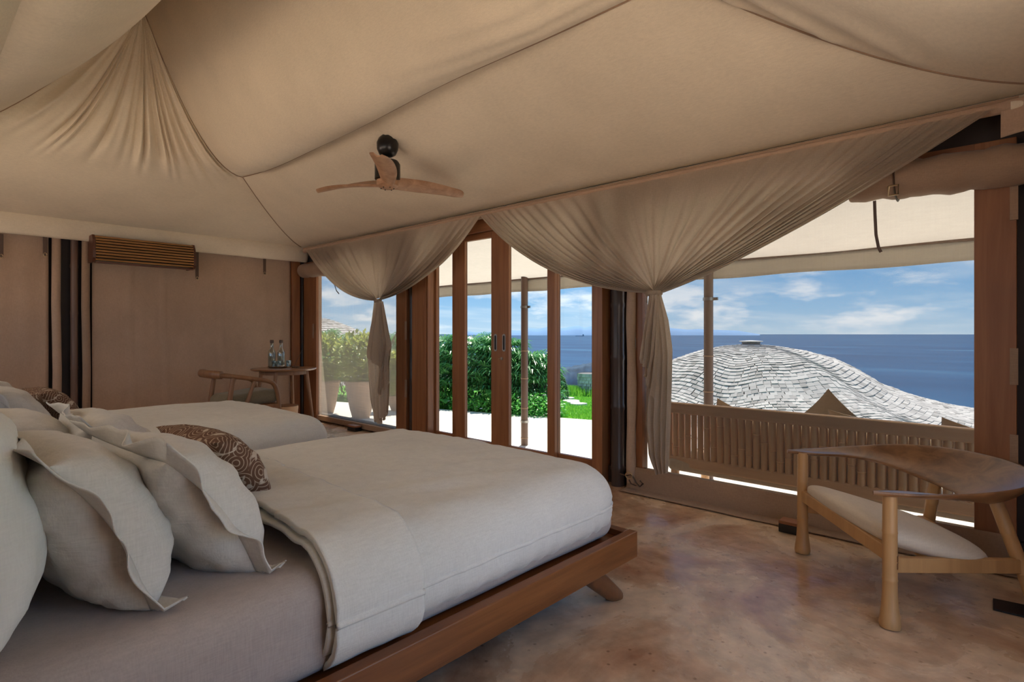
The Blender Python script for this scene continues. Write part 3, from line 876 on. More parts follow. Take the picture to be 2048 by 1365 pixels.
# pale canvas edge beside the dark post
cx = yw(1263, XW - .05)
ce = MB().tube([(XW - 0.05, cx + 0.004 * math.sin(k), 0.05 + 2.15 * k / 14) for k in range(15)], [0.036 + 0.003 * math.sin(k * 1.7) for k in range(15)], 12)
tag(ce.build('canvas_roll', 'canvas_wall'), 'pale upright roll of tent canvas strapped beside the dark bamboo post', 'canvas roll')

# floor strap with buckle
s0 = on_z(1262, 962, 0.10)
st = thing('tie_strap', (XW - 0.12, yw(1270, XW - .12), 0), 'dark leather tie strap with brass buckle at the foot of the canvas roll', 'strap')
def P(px, py, X=XW - 0.12): return on_x(px, py, X)
sb_ = MB().tube([P(1240, 948), P(1252, 952), P(1262, 950), P(1268, 957), P(1272, 966), P(1280, 974), P(1286, 968), P(1280, 962)], 0.010, 8, flat=0.4).build('strap_band', 'leather', st)
c = P(1260, 951)
MB().tube([c + Vector((-0.016, 0.028 * math.cos(t), 0.024 * math.sin(t))) for t in [2 * math.pi * k / 16 for k in range(17)]], 0.0035, 6).build('buckle', 'brass', sb_)
MB().tube([P(1258, 960), P(1262, 968), P(1272, 972)], 0.008, 8, flat=0.4).build('strap_tail', 'leather', st)

def roll_blind(pa, pb_, X, r, label):
    a, b = pa, pb_
    t = thing('rolled_blind', ((a.x + b.x) / 2, (a.y + b.y) / 2, min(a.z, b.z) - r), label, 'rolled blind')
    n = 24
    MB().tube([a.lerp(b, k / n) + Vector((0, 0, -0.012 * math.sin(k / n * math.pi) + 0.004 * math.sin(k * 2.1))) for k in range(n + 1)], [r * (1 + 0.05 * math.sin(k * 1.3)) for k in range(n + 1)], 18).build('canvas_roll', 'canvas_dark', t)
    return t
X1 = XW - 0.05
ra1 = on_x(1700, 398, X1); ra1.z = 2.085
rb1 = Vector((X1, YR + 0.05, 2.055))
t = roll_blind(ra1, rb1, X1, 0.105, 'thick rolled canvas blind strapped above the wide mesh window')
bc = on_x(1788, 382, X1 - 0.1)
sb_ = MB().tube([Vector((X1, bc.y, 2.075)) + Vector((0.110 * math.cos(a), 0, 0.116 * math.sin(a))) for a in [2 * math.pi * k / 24 for k in range(25)]], 0.013, 8, flat=0.35, up=(0, 1, 0)).build('strap', 'leather', t)
MB().tube([bc + Vector((-0.018, 0.022 * (1 if k in (0, 3, 4) else -1), 0.026 * (1 if k in (0, 1, 4) else -1))) for k in range(5)], 0.006, 6).build('buckle', 'brass', sb_)
MB().tube([on_x(1749, 402, X1 - .06), on_x(1750, 430, X1 - .06), on_x(1752, 470, X1 - .06), on_x(1757, 495, X1 - .06), on_x(1762, 505, X1 - .06)], 0.008, 8, flat=0.35, up=(1, 0, 0)).build('hanging_strap', 'leather', t)
la = on_x(607, 540, X1); lb = on_x(700, 540, X1); la.z = lb.z = 2.085
t = roll_blind(la, lb, X1, 0.095, 'short rolled canvas blind above the narrow hazy window')
q = on_x(648, 545, X1 - 0.09)
MB().tube([Vector((X1, q.y, 2.08)) + Vector((0.10 * math.cos(a), 0, 0.105 * math.sin(a))) for a in [2 * math.pi * k / 20 for k in range(21)]], 0.012, 8, flat=0.35, up=(0, 1, 0)).build('strap', 'leather', t)
MB().tube([on_x(668, 556, X1 - .06), on_x(669, 570, X1 - .06), on_x(673, 582, X1 - .06), on_x(678, 588, X1 - .06)], 0.008, 8, flat=0.35, up=(1, 0, 0)).build('hanging_strap', 'leather', t)

# leather straps hanging under the valance of the left wall
for px, y0, y1, lab in ((90, 470, 512, 'short dark leather strap hanging beside the slim bamboo post'),
                        (394, 500, 559, 'long dark leather strap hanging just right of the air conditioner'),
                        (529, 514, 549, 'short dark leather strap on the canvas wall above the round table'),
                        (2, 480, 515, 'dark leather strap hanging on the canvas over the second bed pillows')):
    a, b = on_y(px, y0, YW - 0.07), on_y(px, y1, YW - 0.07)
    t = thing('hanging_strap', b, lab, 'strap')
    MB().bx(a.x - 0.018, a.x + 0.018, YW - 0.078, YW - 0.068, b.z, a.z + 0.06).build('strap_band', 'leather', t, smooth=False, bevel=0.003)
    MB().tube([b + Vector((0.014 * math.cos(k * math.pi / 6), -0.008, 0.018 * math.sin(k * math.pi / 6) + 0.012)) for k in range(13)], 0.0035, 6).build('ring', 'brass', t)

# ------------------------------------------------------------------ air conditioner behind bamboo slats
YA = YW - 0.30
a0, a1 = on_y(192, 470, YA), on_y(388, 536, YA)
x0, x1 = a0.x, a1.x
zt, zb = on_y(192, 469, YA).z + 0.005, on_y(192, 523, YA).z
ac = thing('air_conditioner', ((x0 + x1) / 2, YW - 0.15, zb), 'air conditioner cased in honey bamboo slats high on the canvas wall', 'air conditioner')
MB().bx(x0 + 0.02, x1 - 0.02, YA + 0.06, YW - 0.02, zb + 0.02, zt - 0.02).build('body', 'black', ac, smooth=False)
prof = [(YW - 0.02, zb), (YA + 0.05, zb - 0.0), (YA + 0.005, zb + 0.04), (YA, zb + 0.12), (YA + 0.02, zt - 0.06), (YA + 0.06, zt), (YW - 0.02, zt)]
for xs in (x0 - 0.025, x1):
    MB().prism([(xs, y, z) for y, z in prof], (0.025, 0, 0)).build('end_panel', 'ac_end', ac, smooth=False, bevel=0.003)
ns = 9
for k in range(ns):
    f = (k + 0.5) / ns
    z = lerp(zb + 0.012, zt - 0.005, f)
    y = YA + 0.012 + 0.045 * max(0, f - 0.72) / 0.28 + 0.035 * max(0, 0.16 - f) / 0.16
    MB().tube([(x0, y, z), (x1, y, z)], (zt - zb) / ns * 0.34, 8).build('bamboo_slat', 'ac_bamboo', ac)
MB().bx(x0, x1, YA + 0.02, YA + 0.06, zb - 0.012, zb + 0.004).build('bottom_lip', 'ac_end', ac, smooth=False)

# ------------------------------------------------------------------ ceiling fan
hubz = 2.39
fx, fy, fz = fan_at.x, fan_at.y, fan_at.z
fan = thing('ceiling_fan', (fx, fy, hubz - 0.05), 'ceiling fan with three carved wooden blades and black canopy under the tent lining', 'fan')
MB().lathe((fx, fy, 0), [(0.03, fz - 0.185), (0.065, fz - 0.165), (0.083, fz - 0.125), (0.085, fz - 0.075), (0.070, fz - 0.04), (0.03, fz - 0.0)], 28).build('canopy', 'black', fan)
MB().tube([(fx, fy, fz - 0.13), (fx, fy, hubz + 0.02)], 0.013, 12).build('rod', 'black', fan)
MB().lathe((fx, fy, 0), [(0.02, hubz + 0.19), (0.085, hubz + 0.185), (0.10, hubz + 0.16), (0.10, hubz + 0.04), (0.05, hubz + 0.03)], 28).build('motor', 'black', fan)
MB().lathe((fx, fy, 0), [(0.0, hubz - 0.034), (0.06, hubz - 0.03), (0.085, hubz - 0.012), (0.085, hubz + 0.03), (0.0, hubz + 0.035)], 24).build('hub', 'fan_wood', fan)
for k in range(6):
    t = k * math.pi / 3 + 0.3
    MB().tube([(fx + 0.05 * math.cos(t), fy + 0.05 * math.sin(t), hubz - 0.030), (fx + 0.05 * math.cos(t), fy + 0.05 * math.sin(t), hubz - 0.036)], 0.005, 8).build('bolt', 'black', fan)
RF = 0.70
for k, ang in enumerate((172, 52, -68)):
    a = math.radians(ang)        # from viewing depth axis, clockwise
    dv = Vector((CT, ST, 0)) * math.cos(a) + Vector((ST, -CT, 0)) * math.sin(a)
    sv = Vector((-dv.y, dv.x, 0))
    def blade(u, v, dv=dv, sv=sv):
        # u around section, v along
        r = lerp(0.04, RF, v)
        tw = -math.radians(lerp(30, 12, min(1, v * 1.3)))
        w = (lerp(0.062, 0.066, v) + 0.022 * math.sin(v * math.pi)) * (1 - 0.55 * max(0, (v - 0.86) / 0.14) ** 3)
        th = lerp(0.016, 0.006, v)
        t = 2 * math.pi * u
        cs, sn = math.cos(t), math.sin(t)
        x = w * (abs(cs) ** 0.9) * (1 if cs > 0 else -1); y = th * sn
        off = 0.02 * math.sin(v * math.pi) - 0.01 * v
        bend = 0.02 * (x / w) ** 2 
        hz = x * math.sin(tw) + y * math.cos(tw) + 0.018 * math.sin(v * math.pi * 0.9) + bend
        return Vector((fx, fy, hubz)) + dv * r + sv * (x * math.cos(tw) - y * math.sin(tw) + off) + Vector((0, 0, hz))
    b = MB().grid(blade, 20, 26, close_u=True)
    n0 = len(b.v); b.f.append(tuple(range(n0 - 20, n0))); b.f.append(tuple(reversed(range(20))))
    b.build('blade', 'fan_wood', fan)

# ------------------------------------------------------------------ curtains
XC = XW - 0.19
def swag(name, Lp, Rp, Gp, cL, cR, n, seed, label, skew=0.5):
    L3, R3, G3 = on_x(*Lp, XC), on_x(*Rp, XC), on_x(*Gp, XC)
    CL, CR = on_x(*cL, XC), on_x(*cR, XC)
    t = thing(name, (XC, G3.y, on_x(Gp[0], Gp[1], XC).z - 1.2), label, 'curtain', 'linen curtains tied back over the window wall')
    mL = CL - (L3 + G3) / 2; mR = CR - (R3 + G3) / 2
    def fn(s, v):
        T = L3.lerp(R3, s)
        T.z = railp((T.y - ra.y) / (rb.y - ra.y)).z - 0.03
        wl = max(0, 1 - s / 0.5) ** 1.6; wr = max(0, (s - 0.5) / 0.5) ** 1.6
        C = (T + G3) / 2 + mL * wl + mR * wr
        G = G3 + Vector((0.02 * math.sin(s * 9 + seed), -(s - 0.5) * 0.10, 0.018 * (1 - 2 * abs(s - 0.5)) ))
        vv = v ** 0.92
        p = T * (1 - vv) ** 2 + C * (2 * vv * (1 - vv)) + G * vv ** 2
        q = 2 * s - 1; edge = abs(q) ** 2
        ph = 2 * math.pi * n * (0.5 * q * (0.45 + 0.55 * q * q)) + 3.0 * nz((s * 6, seed, 0)) + 1.5 * nz((s * 17, seed + 4, 0))
        amp = 0.007 + (0.009 + 0.030 * edge) * min(1, vv * 2.6) * (1 - 0.55 * vv)
        amp *= 0.75 + 0.6 * nz((s * 9, vv * 1.5, seed))
        d = math.sin(ph + 1.6 * nz((s * 5, vv * 2.5, seed + 3)))
        d = math.copysign(abs(d) ** 0.7, d)
        d += 0.5 * nz((s * 40, vv * 3, seed + 9)) * (1 - edge)
        p.x += amp * d - 0.05 * max(wl, wr) * math.sin(math.pi * vv)
        fo = amp * math.cos(ph) * 0.5
        p.z += fo * 0.5; p.y += fo * 0.6
        return p
    MB().grid(fn, 300, 60).build('swag', 'curtain', t)
    return t, G3
def px_sheet(lp, rp, X, n, amp, seed, nv=60, nu=80, hem=None):
    def fn(u, v):
        a = poly(lp, v); b = poly(rp, v)
        px = lerp(a[0], b[0], u); py = lerp(a[1], b[1], u)
        if hem: py += hem(u) * sstep(0.3, 1.0, v)
        q = on_x(px, py, X)
        k = min(1, 0.25 + v * 1.5)
        q.x += amp * k * math.sin(2 * math.pi * n * u + 1.6 * nz((u * 3, v * 2.2, seed)))
        return q
    return MB().grid(fn, nu, nv)
t, G = swag('curtain', (612, 500), (961, 436), (757, 600), (690, 605), (880, 575), 17, 2.0, 'shorter linen curtain tied in the middle, hanging across the narrow hazy window')
tl = px_sheet([(748, 603), (741, 650), (734, 705), (738, 760), (742, 800), (748, 838)], [(766, 603), (775, 650), (781, 690), (776, 730), (776, 780), (773, 830)], XC - 0.02, 4.5, 0.030, 4, hem=lambda u: 10 * math.sin(u * 3.2) + 5 * math.sin(u * 17)).build('tail', 'curtain', t)
px_sheet([(752, 606), (740, 660), (733, 705), (734, 716)], [(764, 606), (766, 660), (768, 716), (766, 742)], XC - 0.085, 2.0, 0.014, 8, hem=lambda u: 0).build('tail_fold', 'curtain', tl)
px_sheet([(758, 606), (760, 650), (762, 690), (758, 735)], [(766, 606), (774, 650), (781, 690), (779, 700)], XC - 0.095, 2.5, 0.018, 9, hem=lambda u: 8 * math.sin(u * 9)).build('tail_fold', 'curtain', tl)
px_sheet([(756, 690), (758, 740), (757, 780), (756, 790)], [(774, 690), (777, 720), (775, 735), (778, 768)], XC - 0.075, 2.5, 0.018, 11, hem=lambda u: 6 * math.sin(u * 11)).build('tail_fold', 'curtain', tl)
g = on_x(757, 602, XC)
MB().lathe((g.x - 0.01, g.y, g.z), [(0.05, -0.018), (0.056, -0.008), (0.056, 0.008), (0.05, 0.018)], 16, sx=0.7).build('tie_band', 'curtain', t)
t, G = swag('curtain', (960, 436), (1992, 226), (1309, 585), (1100, 585), (1590, 498), 30, 5.0, 'longer linen curtain tied in the middle, draped between the doors and wide mesh window')
tl = px_sheet([(1298, 588), (1293, 640), (1297, 720), (1292, 790), (1290, 850), (1297, 910), (1311, 950)], [(1322, 588), (1336, 640), (1344, 700), (1344, 770), (1341, 850), (1338, 915), (1337, 946)], XC - 0.02, 4.0, 0.032, 6).build('tail', 'curtain', t)
px_sheet([(1300, 590), (1288, 650), (1281, 715), (1280, 727)], [(1314, 590), (1312, 650), (1306, 715), (1300, 745)], XC - 0.10, 2.0, 0.018, 7).build('tail_fold', 'curtain', tl)
px_sheet([(1302, 600), (1296, 680), (1289, 748), (1287, 752)], [(1318, 600), (1316, 690), (1312, 760), (1306, 800)], XC - 0.085, 2.2, 0.018, 12).build('tail_fold', 'curtain', tl)
g = on_x(1309, 587, XC)
MB().lathe((g.x - 0.01, g.y, g.z), [(0.058, -0.018), (0.066, -0.008), (0.066, 0.008), (0.058, 0.018)], 16, sx=0.7).build('tie_band', 'curtain', t)
for dy, dz in ((0.02, -0.07), (-0.045, -0.09)):
    MB().tube([g + Vector((-0.05, dy, 0)), g + Vector((-0.065, dy * 1.2, dz * 0.5)), g + Vector((-0.06, dy * 1.3, dz))], 0.005, 6).build('tie_string', 'curtain', t)

# ------------------------------------------------------------------ beds
BY0, BY1 = 1.33, 3.07            # outer rails of the first bed
def make_bed(dx, dy, labs, rails=True):
    ox, oy = dx, dy
    bf = thing('wooden_bed', (1.05 + ox, (BY0 + BY1) / 2 + oy, 0), labs[0], 'bed')
    xh, xf = -0.16 + ox, 2.29 + ox
    y0, y1 = BY0 + oy, BY1 + oy
    for ya in (y0, y1 - 0.045):
        MB().bx(xh, xf, ya, ya + 0.045, 0.17, 0.29).build('side_rail', 'bed_wood_x', bf, smooth=False, bevel=0.005)
    MB().bx(xf - 0.045, xf, y0 + 0.046, y1 - 0.046, 0.17, 0.288).build('foot_rail', 'bed_wood_y', bf, smooth=False, bevel=0.005)
    MB().bx(xh, xf - 0.046, y0 + 0.046, y1 - 0.046, 0.235, 0.258).build('mattress_board', 'bed_wood_x', bf, smooth=False)
    MB().bx(xh - 0.05, xh, y0, y1, 0.10, 1.05).build('headboard', 'bed_wood_y', bf, smooth=False, bevel=0.008)
    for xl, sx in ((1.97 + ox, 0.23), (0.15 + ox, -0.12)):
        for yl in (y0 + 0.06, y1 - 0.06):
            MB().tube([(xl - sx * 0.12, yl, 0.20), (xl + sx * 0.4, yl, 0.11), (xl + sx, yl, 0.0)], [0.046, 0.044, 0.036], 14, flat=1.0, up=(0, 1, 0)).build('leg', 'bed_wood_z', bf)
    # mattress in a fitted sheet
    cy = (BY0 + BY1) / 2 + oy
    def dm(p, n):
        return p + n * (0.006 * nz(p, 2.5))
    mt = MB().rbox((1.045 + ox, cy, 0.40), (2.37, 1.60, 0.285), (0.08, 0.09, 0.08), (50, 40, 6), dm)
    mo = tag(mt.build('mattress', 'sheet', weld=True), labs[1], 'mattress')
    # blanket tucked down the sides and over the foot
    def db(p, n):
        xr, yr, z = p.x - ox, p.y - oy, p.z
        low = sstep(0.52, 0.30, z)
        a = 0.006 * nz((xr * 1.3, yr * 5, 2), 2.0) + 0.005 * nz((xr * 5, yr * 2.0, z * 3), 1.6)
        # crease bundles running along the bed on top, short gathers low on the sides
        a += 0.007 * nz((xr * 2.2, yr * 12 + xr * 5, 1)) * (1 - low)
        s = yr if abs(n.x) > 0.6 else xr
        fx_ = sstep(1.0, 2.2, xr)
        a += low * (0.009 * fx_ + 0.002) * math.sin(s * 62 + 3 * nz((s * 4, 0, z * 2))) * (0.5 + nz((s * 3, 1, 1)))
        q = p + n * a
        # slight crown and pinch-in towards the rail
        q.z += 0.02 * max(0, n.z) * (1 - ((yr - 2.2) / 0.85) ** 2)
        k = sstep(0.36, 0.27, z)
        q.y += -math.copysign(0.03, yr - 2.2) * k if abs(n.y) > 0.5 else 0
        q.x += -0.03 * k if n.x > 0.5 else 0
        return q
    x_open = 0.76 + ox
    bl = MB().rbox((1.335 + ox, cy, 0.425), (1.84, 1.665, 0.335), (0.20, 0.15, 0.17), (90, 70, 14), db,
                   keep=lambda c: c.x > x_open and c.z > 0.272 + 0.012 * nz((c.x * 6, c.y * 6, 0)))
    bo = tag(bl.build('blanket', 'linen', weld=True, solid=0.012), labs[2], 'blanket')
    def db2(p, n):
        q = db(p, n); return q + n * 0.027
    sk = lambda c: (0.77 + 0.02 * nz((c.y * 3, 0, 1))) + ox
    f2 = MB().rbox((1.335 + ox, cy, 0.425), (1.84, 1.665, 0.335), (0.20, 0.15, 0.17), (140, 70, 14), db2,
                   keep=lambda c: sk(c) < c.x < 1.055 + ox + 0.10 * sstep(2.0, 3.0, c.y - oy) * 0.4 and c.z > 0.285)
    f2.build('turned_down_fold', 'linen', bo, weld=True, solid=0.016)
    return bf

make_bed(0.0, 0.0, ('dark teak bed frame with splayed legs, foot rail bare beside the floor',
                    'mattress in oat linen sheet on the bed frame with the splayed leg in view',
                    'smooth grey linen blanket with turned-down fold on the bed with visible teak rail'))
make_bed(-0.14, 2.33, ('teak bed frame hidden under the second bed, near the air conditioner wall',
                       'mattress in oat linen sheet on the second bed, near the armchair',
                       'grey linen blanket hanging in gathers on the second bed, near the armchair'))

# ------------------------------------------------------------------ pillows
def pillow(name, base, W, H, T, lean, yaw, mat, label, flange=0.055, seed=0, cat='pillow', group=None, roll=0.0, puff=0.42):
    """base: middle of the bottom edge. Stands on its long edge, leaning back (towards -x)"""
    base = Vector(base)
    R = Matrix.Rotation(math.radians(yaw), 3, 'Z') @ Matrix.Rotation(math.radians(-lean), 3, 'Y') @ Matrix.Rotation(math.radians(roll), 3, 'X')
    def place(t, u, v):
        return base + R @ Vector((t, u, v + H / 2))
    def outline(u, v):
        x = W / 2 * u * (1 - 0.05 * (1 - v * v) * abs(u) ** 3) ; y = H / 2 * v * (1 - 0.05 * (1 - u * u) * abs(v) ** 3)
        return x, y
    def thick(u, v):
        a = max(0, 1 - abs(u) ** 2.6) ** puff * max(0, 1 - abs(v) ** 2.6) ** puff
        a *= 1 + 0.10 * (-v)                     # the filling settles
        cr = 0
        for s_, sg in ((1, 1), (-1, 1)):
            cr += 0.10 * nz((u * 3 * s_ + seed, v * 3, seed))
        e = sstep(0.55, 1.0, max(abs(u), abs(v)))
        cr += 0.16 * e * nz((u * 9 + seed, v * 9, 3)) 
        return T / 2 * a * (1 + cr)
    mb = MB()
    n = 44
    for sg in (1, -1):
        def fn(i, j, sg=sg):
            u = math.sin((i * 2 - 1) * math.pi / 2); v = math.sin((j * 2 - 1) * math.pi / 2)
            x, y = outline(u, v)
            bend = 0.03 * math.sin(math.pi * j) - 0.02
            return place(sg * thick(u, v) + bend, x, y)
        g = MB().grid(fn, n, n)
        if sg < 0: g.f = [tuple(reversed(f)) for f in g.f]
        mb.add(g.v, g.f)
    po = tag(mb.build(name, mat, weld=True), label, cat, group)
    if flange:
        per = []
        m = 60
        for k in range(m): per.append((-1 + 2 * k / m, -1))
        for k in range(m): per.append((1, -1 + 2 * k / m))
        for k in range(m): per.append((1 - 2 * k / m, 1))
        for k in range(m): per.append((-1, 1 - 2 * k / m))
        def ff(i, j):
            u, v = per[int(round(i * len(per))) % len(per)]
            x, y = outline(u, v)
            dirx = u if abs(u) > 0.999 else u ** 9; diry = v if abs(v) > 0.999 else v ** 9
            s = i * len(per) / m
            w = flange * j
            fl = 0.030 * j * nz((u * 3.0 + seed, v * 3.0, seed + 5)) + 0.016 * j * math.sin(s * 9 + seed) + 0.03 * j * j * nz((u * 1.3, v * 1.3, seed))
            yy = y + diry * w
            if yy < -H / 2: 
                fl += (w) * 0.75; yy = -H / 2 + 0.008 * (1 - j)       # the hem spreads on the sheet
            bend = 0.03 * math.sin(math.pi * (v * 0.5 + 0.5)) - 0.02
            return place(fl + bend, x + dirx * w, yy)
        MB().grid(ff, len(per), 6, close_u=True).build('flange', mat, po, solid=0.004)
    return po

def pillow_set(dx, dy, which, zt=0.552):
    g = 'pillows propped at the head of ' + which
    def b(x, y): return (x + dx, y + dy, zt)
    near = which.startswith('the near')
    who = 'the teak-railed bed' if near else 'the second bed'
    pillow('square_pillow', b(0.105, 1.79), 0.66, 0.56, 0.28, 10, 0, 'white_linen', 'plump plain white square pillow at headboard, doorway side of ' + who, 0, 1, group=g)
    pillow('square_pillow', b(0.05, 2.58), 0.66, 0.56, 0.26, 12, 0, 'white_linen', 'plump plain white square pillow at headboard, far side of ' + who, 0, 2, group=g)
    pillow('bed_pillow', b(0.40, 1.84), 0.62, 0.42, 0.27, 27, 2, 'pillow_linen', 'flanged linen pillow, middle row, doorway side of ' + who, 0.06, 3, group=g)
    pillow('bed_pillow', b(0.42, 2.62), 0.62, 0.42, 0.26, 30, -3, 'pillow_linen', 'flanged linen pillow, middle row, far side of ' + who, 0.055, 4, group=g)
    pillow('bed_pillow', b(0.65, 1.86), 0.60, 0.41, 0.25, 33, 4, 'pillow_linen', 'flanged linen pillow, front row, doorway side of ' + who, 0.06, 5, group=g)
    pillow('bed_pillow', b(0.66, 2.60), 0.60, 0.41, 0.25, 34, -2, 'pillow_linen', 'flanged linen pillow, front row, far side of ' + who, 0.055, 6, group=g)
    pillow('cushion', (0.855 + dx, 2.19 + dy, zt + 0.07), 0.50, 0.30, 0.16, 38, 4, 'batik', 'small brown patterned cushion before the pillows on ' + who, 0, 7, 'cushion', puff=0.5)
pillow_set(0, 0, 'the near bed')
pillow_set(-0.14, 2.33, 'the far bed')

# ------------------------------------------------------------------ lounge chair by the window
CM = Vector((3.035, 0.67, 0)); E1 = Vector((0.773, 0.634, 0)); E2 = Vector((0.634, -0.773, 0))
def cl(p, q, z): return CM + E1 * p + E2 * q + Vector((0, 0, z))
ch = thing('lounge_chair', cl(0, 0.33, 0), 'low lounge chair with curved walnut back, bamboo legs and cream seat', 'chair')
oc = [(-.415, -.075, .553), (-.455, .10, .557), (-.465, .32, .572), (-.425, .51, .592), (-.29, .67, .605), (0, .74, .612)]
ic = [(-.395, -.075, .551), (-.36, .06, .545), (-.375, .25, .53), (-.33, .40, .50), (-.19, .50, .462), (0, .53, .446)]
def mir(c): return c + [(-p, q, z) for p, q, z in reversed(c[:-1])]
OC, IC = mir(oc), mir(ic)
def plate(i, j):
    o = cat_rom(OC, j); n = cat_rom(IC, j)
    k = abs(i * 2 - 1)            # loop over section: out top -> in top -> in bottom -> out bottom
    if i < 0.5: s = i * 2; up = 0.009
    else: s = 2 - i * 2; up = -0.009
    s2 = 0.5 - 0.5 * math.cos(s * math.pi)
    p = o.lerp(n, s2)
    dish = -0.02 * math.sin(math.pi * s2) * min(1, (o - n).length / 0.2)
    tip = min(1, 14 * min(j, 1 - j) + 0.15)
    m_ = (o + n) / 2
    p = m_.lerp(p, math.sqrt(tip))
    edge = math.sqrt(max(0, 1 - (2 * s2 - 1) ** 6))
    return cl(p.x, p.y, p.z + dish + up * edge)
pl = MB().grid(plate, 32, 110, close_u=True)
pl.f.append(tuple(range(32))); pl.f.append(tuple(reversed(range(len(pl.v) - 32, len(pl.v)))))
pl.build('curved_back', 'chair_ply', ch, weld=True, angle=60)
def cleg(b, t, foot=True):
    b, t = Vector(b), Vector(t)
    ts = [0, .03, .08, .16, .27, .345, .355, .365, .40, .62, .70, .71, .72, 1.0]
    rs = [.036, .040, .037, .031, .0275, .027, .029, .027, .027, .027, .027, .0285, .027, .026]
    m = MB().tube([b.lerp(t, k) + (b - t).normalized().cross(Vector((0, 0, 1))) * 0 + (Vector((-0.010, -0.002, 0)) * max(0, 1 - k / 0.25) ** 2) for k in ts], rs, 16)
    return m
legs = [(cl(-.39, 0.0, 0), cl(-.39, 0.0, .548)), (cl(.39, 0.0, 0), cl(.39, 0.0, .548)),
        ((3.285, -0.03, 0), (3.262, 0.115, .468)), (cl(.37, .62, 0), cl(.21, .58, .462))]
for b_, t_ in legs:
    lg_ = cleg(b_, t_).build('leg', 'chair_bamboo', ch)
    if b_ is legs[0][0]: first_leg = lg_
def rail(a, b, z0, z1, w, h):
    MB().bar(a + Vector((0, 0, z0)), b + Vector((0, 0, z1)), w, h).build('seat_rail', 'chair_bamboo', ch, smooth=False, bevel=0.006)
L1_, L2_, L3_, L4_ = [Vector((Vector(b).x, Vector(b).y, 0)) for b, t in legs]
rail(L2_ + E1 * -0.015, L1_ + E1 * 0.015, 0.315, 0.295, 0.03, 0.062)
rail(L1_, Vector((3.275, 0.03, 0)), 0.255, 0.195, 0.03, 0.062)
rail(L2_, cl(.33, .60, 0), 0.255, 0.195, 0.03, 0.062)
rail(cl(-.2, .50, 0), cl(.3, .56, 0), 0.22, 0.22, 0.03, 0.05)
for zc in (0.285, 0.255):
    MB().bx(L1_.x - 0.008, L1_.x + 0.008, L1_.y - 0.0285, L1_.y - 0.020, zc - 0.012, zc + 0.012).build('tenon', 'bed_wood_z', first_leg, smooth=False)
so = [(-.335, .03), (-.30, -.005), (0, -.02), (.30, -.005), (.335, .03), (.33, .25), (.27, .46), (.12, .56), (-.12, .56), (-.27, .46), (-.33, .25), (-.335, .03)]
def seat(u, v):
    o = cat_rom([(a, b, 0) for a, b in so], u)
    c = Vector((0, .24, 0))
    # v: bottom centre -> rim -> top centre
    ang = (v - 0.5) * math.pi
    k = math.cos(ang) ** 0.45 if abs(v - .5) < .5 else 0
    p = c.lerp(o, k)
    z = 0.058 * math.copysign(abs(math.sin(ang)) ** 0.8, math.sin(ang))
    slope = 0.345 - 0.16 * p.y / 0.56
    if z > 0: z += 0.012 * (1 - k)
    return cl(p.x, p.y, slope + z + 0.014)
MB().grid(seat, 72, 28, close_u=True).build('seat_cushion', 'seat_cream', ch, weld=True, angle=70)

# ------------------------------------------------------------------ round table, bottles, glasses
tp = on_y(568, 735, 6.95)
TX, TY, TZ = tp.x, tp.y, 0.765
tb = thing('round_table', (TX, TY, 0), 'round wooden side table on four splayed legs in the room corner', 'table')
MB().lathe((TX, TY, 0), [(0.0, TZ - 0.028), (0.36, TZ - 0.028), (0.385, TZ - 0.016), (0.392, TZ - 0.006), (0.385, TZ), (0.0, TZ)], 48).build('tabletop', 'table_top', tb)
MB().lathe((TX, TY, 0), [(0.27, TZ - 0.075), (0.29, TZ - 0.075), (0.29, TZ - 0.029), (0.27, TZ - 0.029)], 40).build('apron', 'table_wood', tb)
for k in range(4):
    a = math.radians(-44 + 90 * k)
    c, s = math.cos(a), math.sin(a)
    MB().tube([(TX + .375 * c, TY + .375 * s, 0), (TX + .275 * c, TY + .275 * s, TZ - 0.03)], [0.014, 0.026], 12).build('leg', 'table_wood', tb)
def on_table(px, py): return on_z(px, py, TZ)
tr = on_z(556, 735.6, TZ)
tray = MB().lathe((tr.x, tr.y, TZ), [(0.0, 0.001), (0.12, 0.001), (0.155, 0.014), (0.15, 0.016), (0.118, 0.006), (0.0, 0.005)], 36, sx=0.8, sy=1.0)
tag(tray.build('tray', 'table_wood'), 'shallow dark wooden tray under the bottles on the round table', 'tray')
zt_ = TZ + 0.006
RGT = Vector((ST, -CT, 0))
BS = 1.18
bprof = [(0.0, 0.0), (0.036, 0.0), (0.039, 0.006), (0.039, 0.155), (0.034, 0.178), (0.018, 0.205), (0.016, 0.262), (0.018, 0.265)]
bprof = [(a * BS, b * BS) for a, b in bprof]
SP = [(a * BS, b * BS) for a, b in [(0.0, 0.262), (0.0185, 0.262), (0.020, 0.268), (0.020, 0.29), (0.015, 0.296), (0.0, 0.296)]]
for dx_, dp, lab in ((-0.075, -0.01, 'tall clear glass water bottle with dark stopper, farther from the corner post'), (0.028, 0.03, 'tall clear glass water bottle with dark stopper, nearer the corner post')):
    c = tr + RGT * dx_ + Vector((CT, ST, 0)) * dp; c.z = zt_
    t = thing('glass_bottle', c, lab, 'bottle', 'bottles on the round table')
    bb_ = MB().lathe(c, bprof, 24).build('bottle_body', 'glass_bottle', t)
    MB().lathe(c, SP, 18).build('stopper', 'leather', t)
    MB().lathe(c, [(0.0, 0.006), (0.042, 0.006), (0.042, 0.18), (0.0, 0.18)], 20).build('water', 'water', bb_)
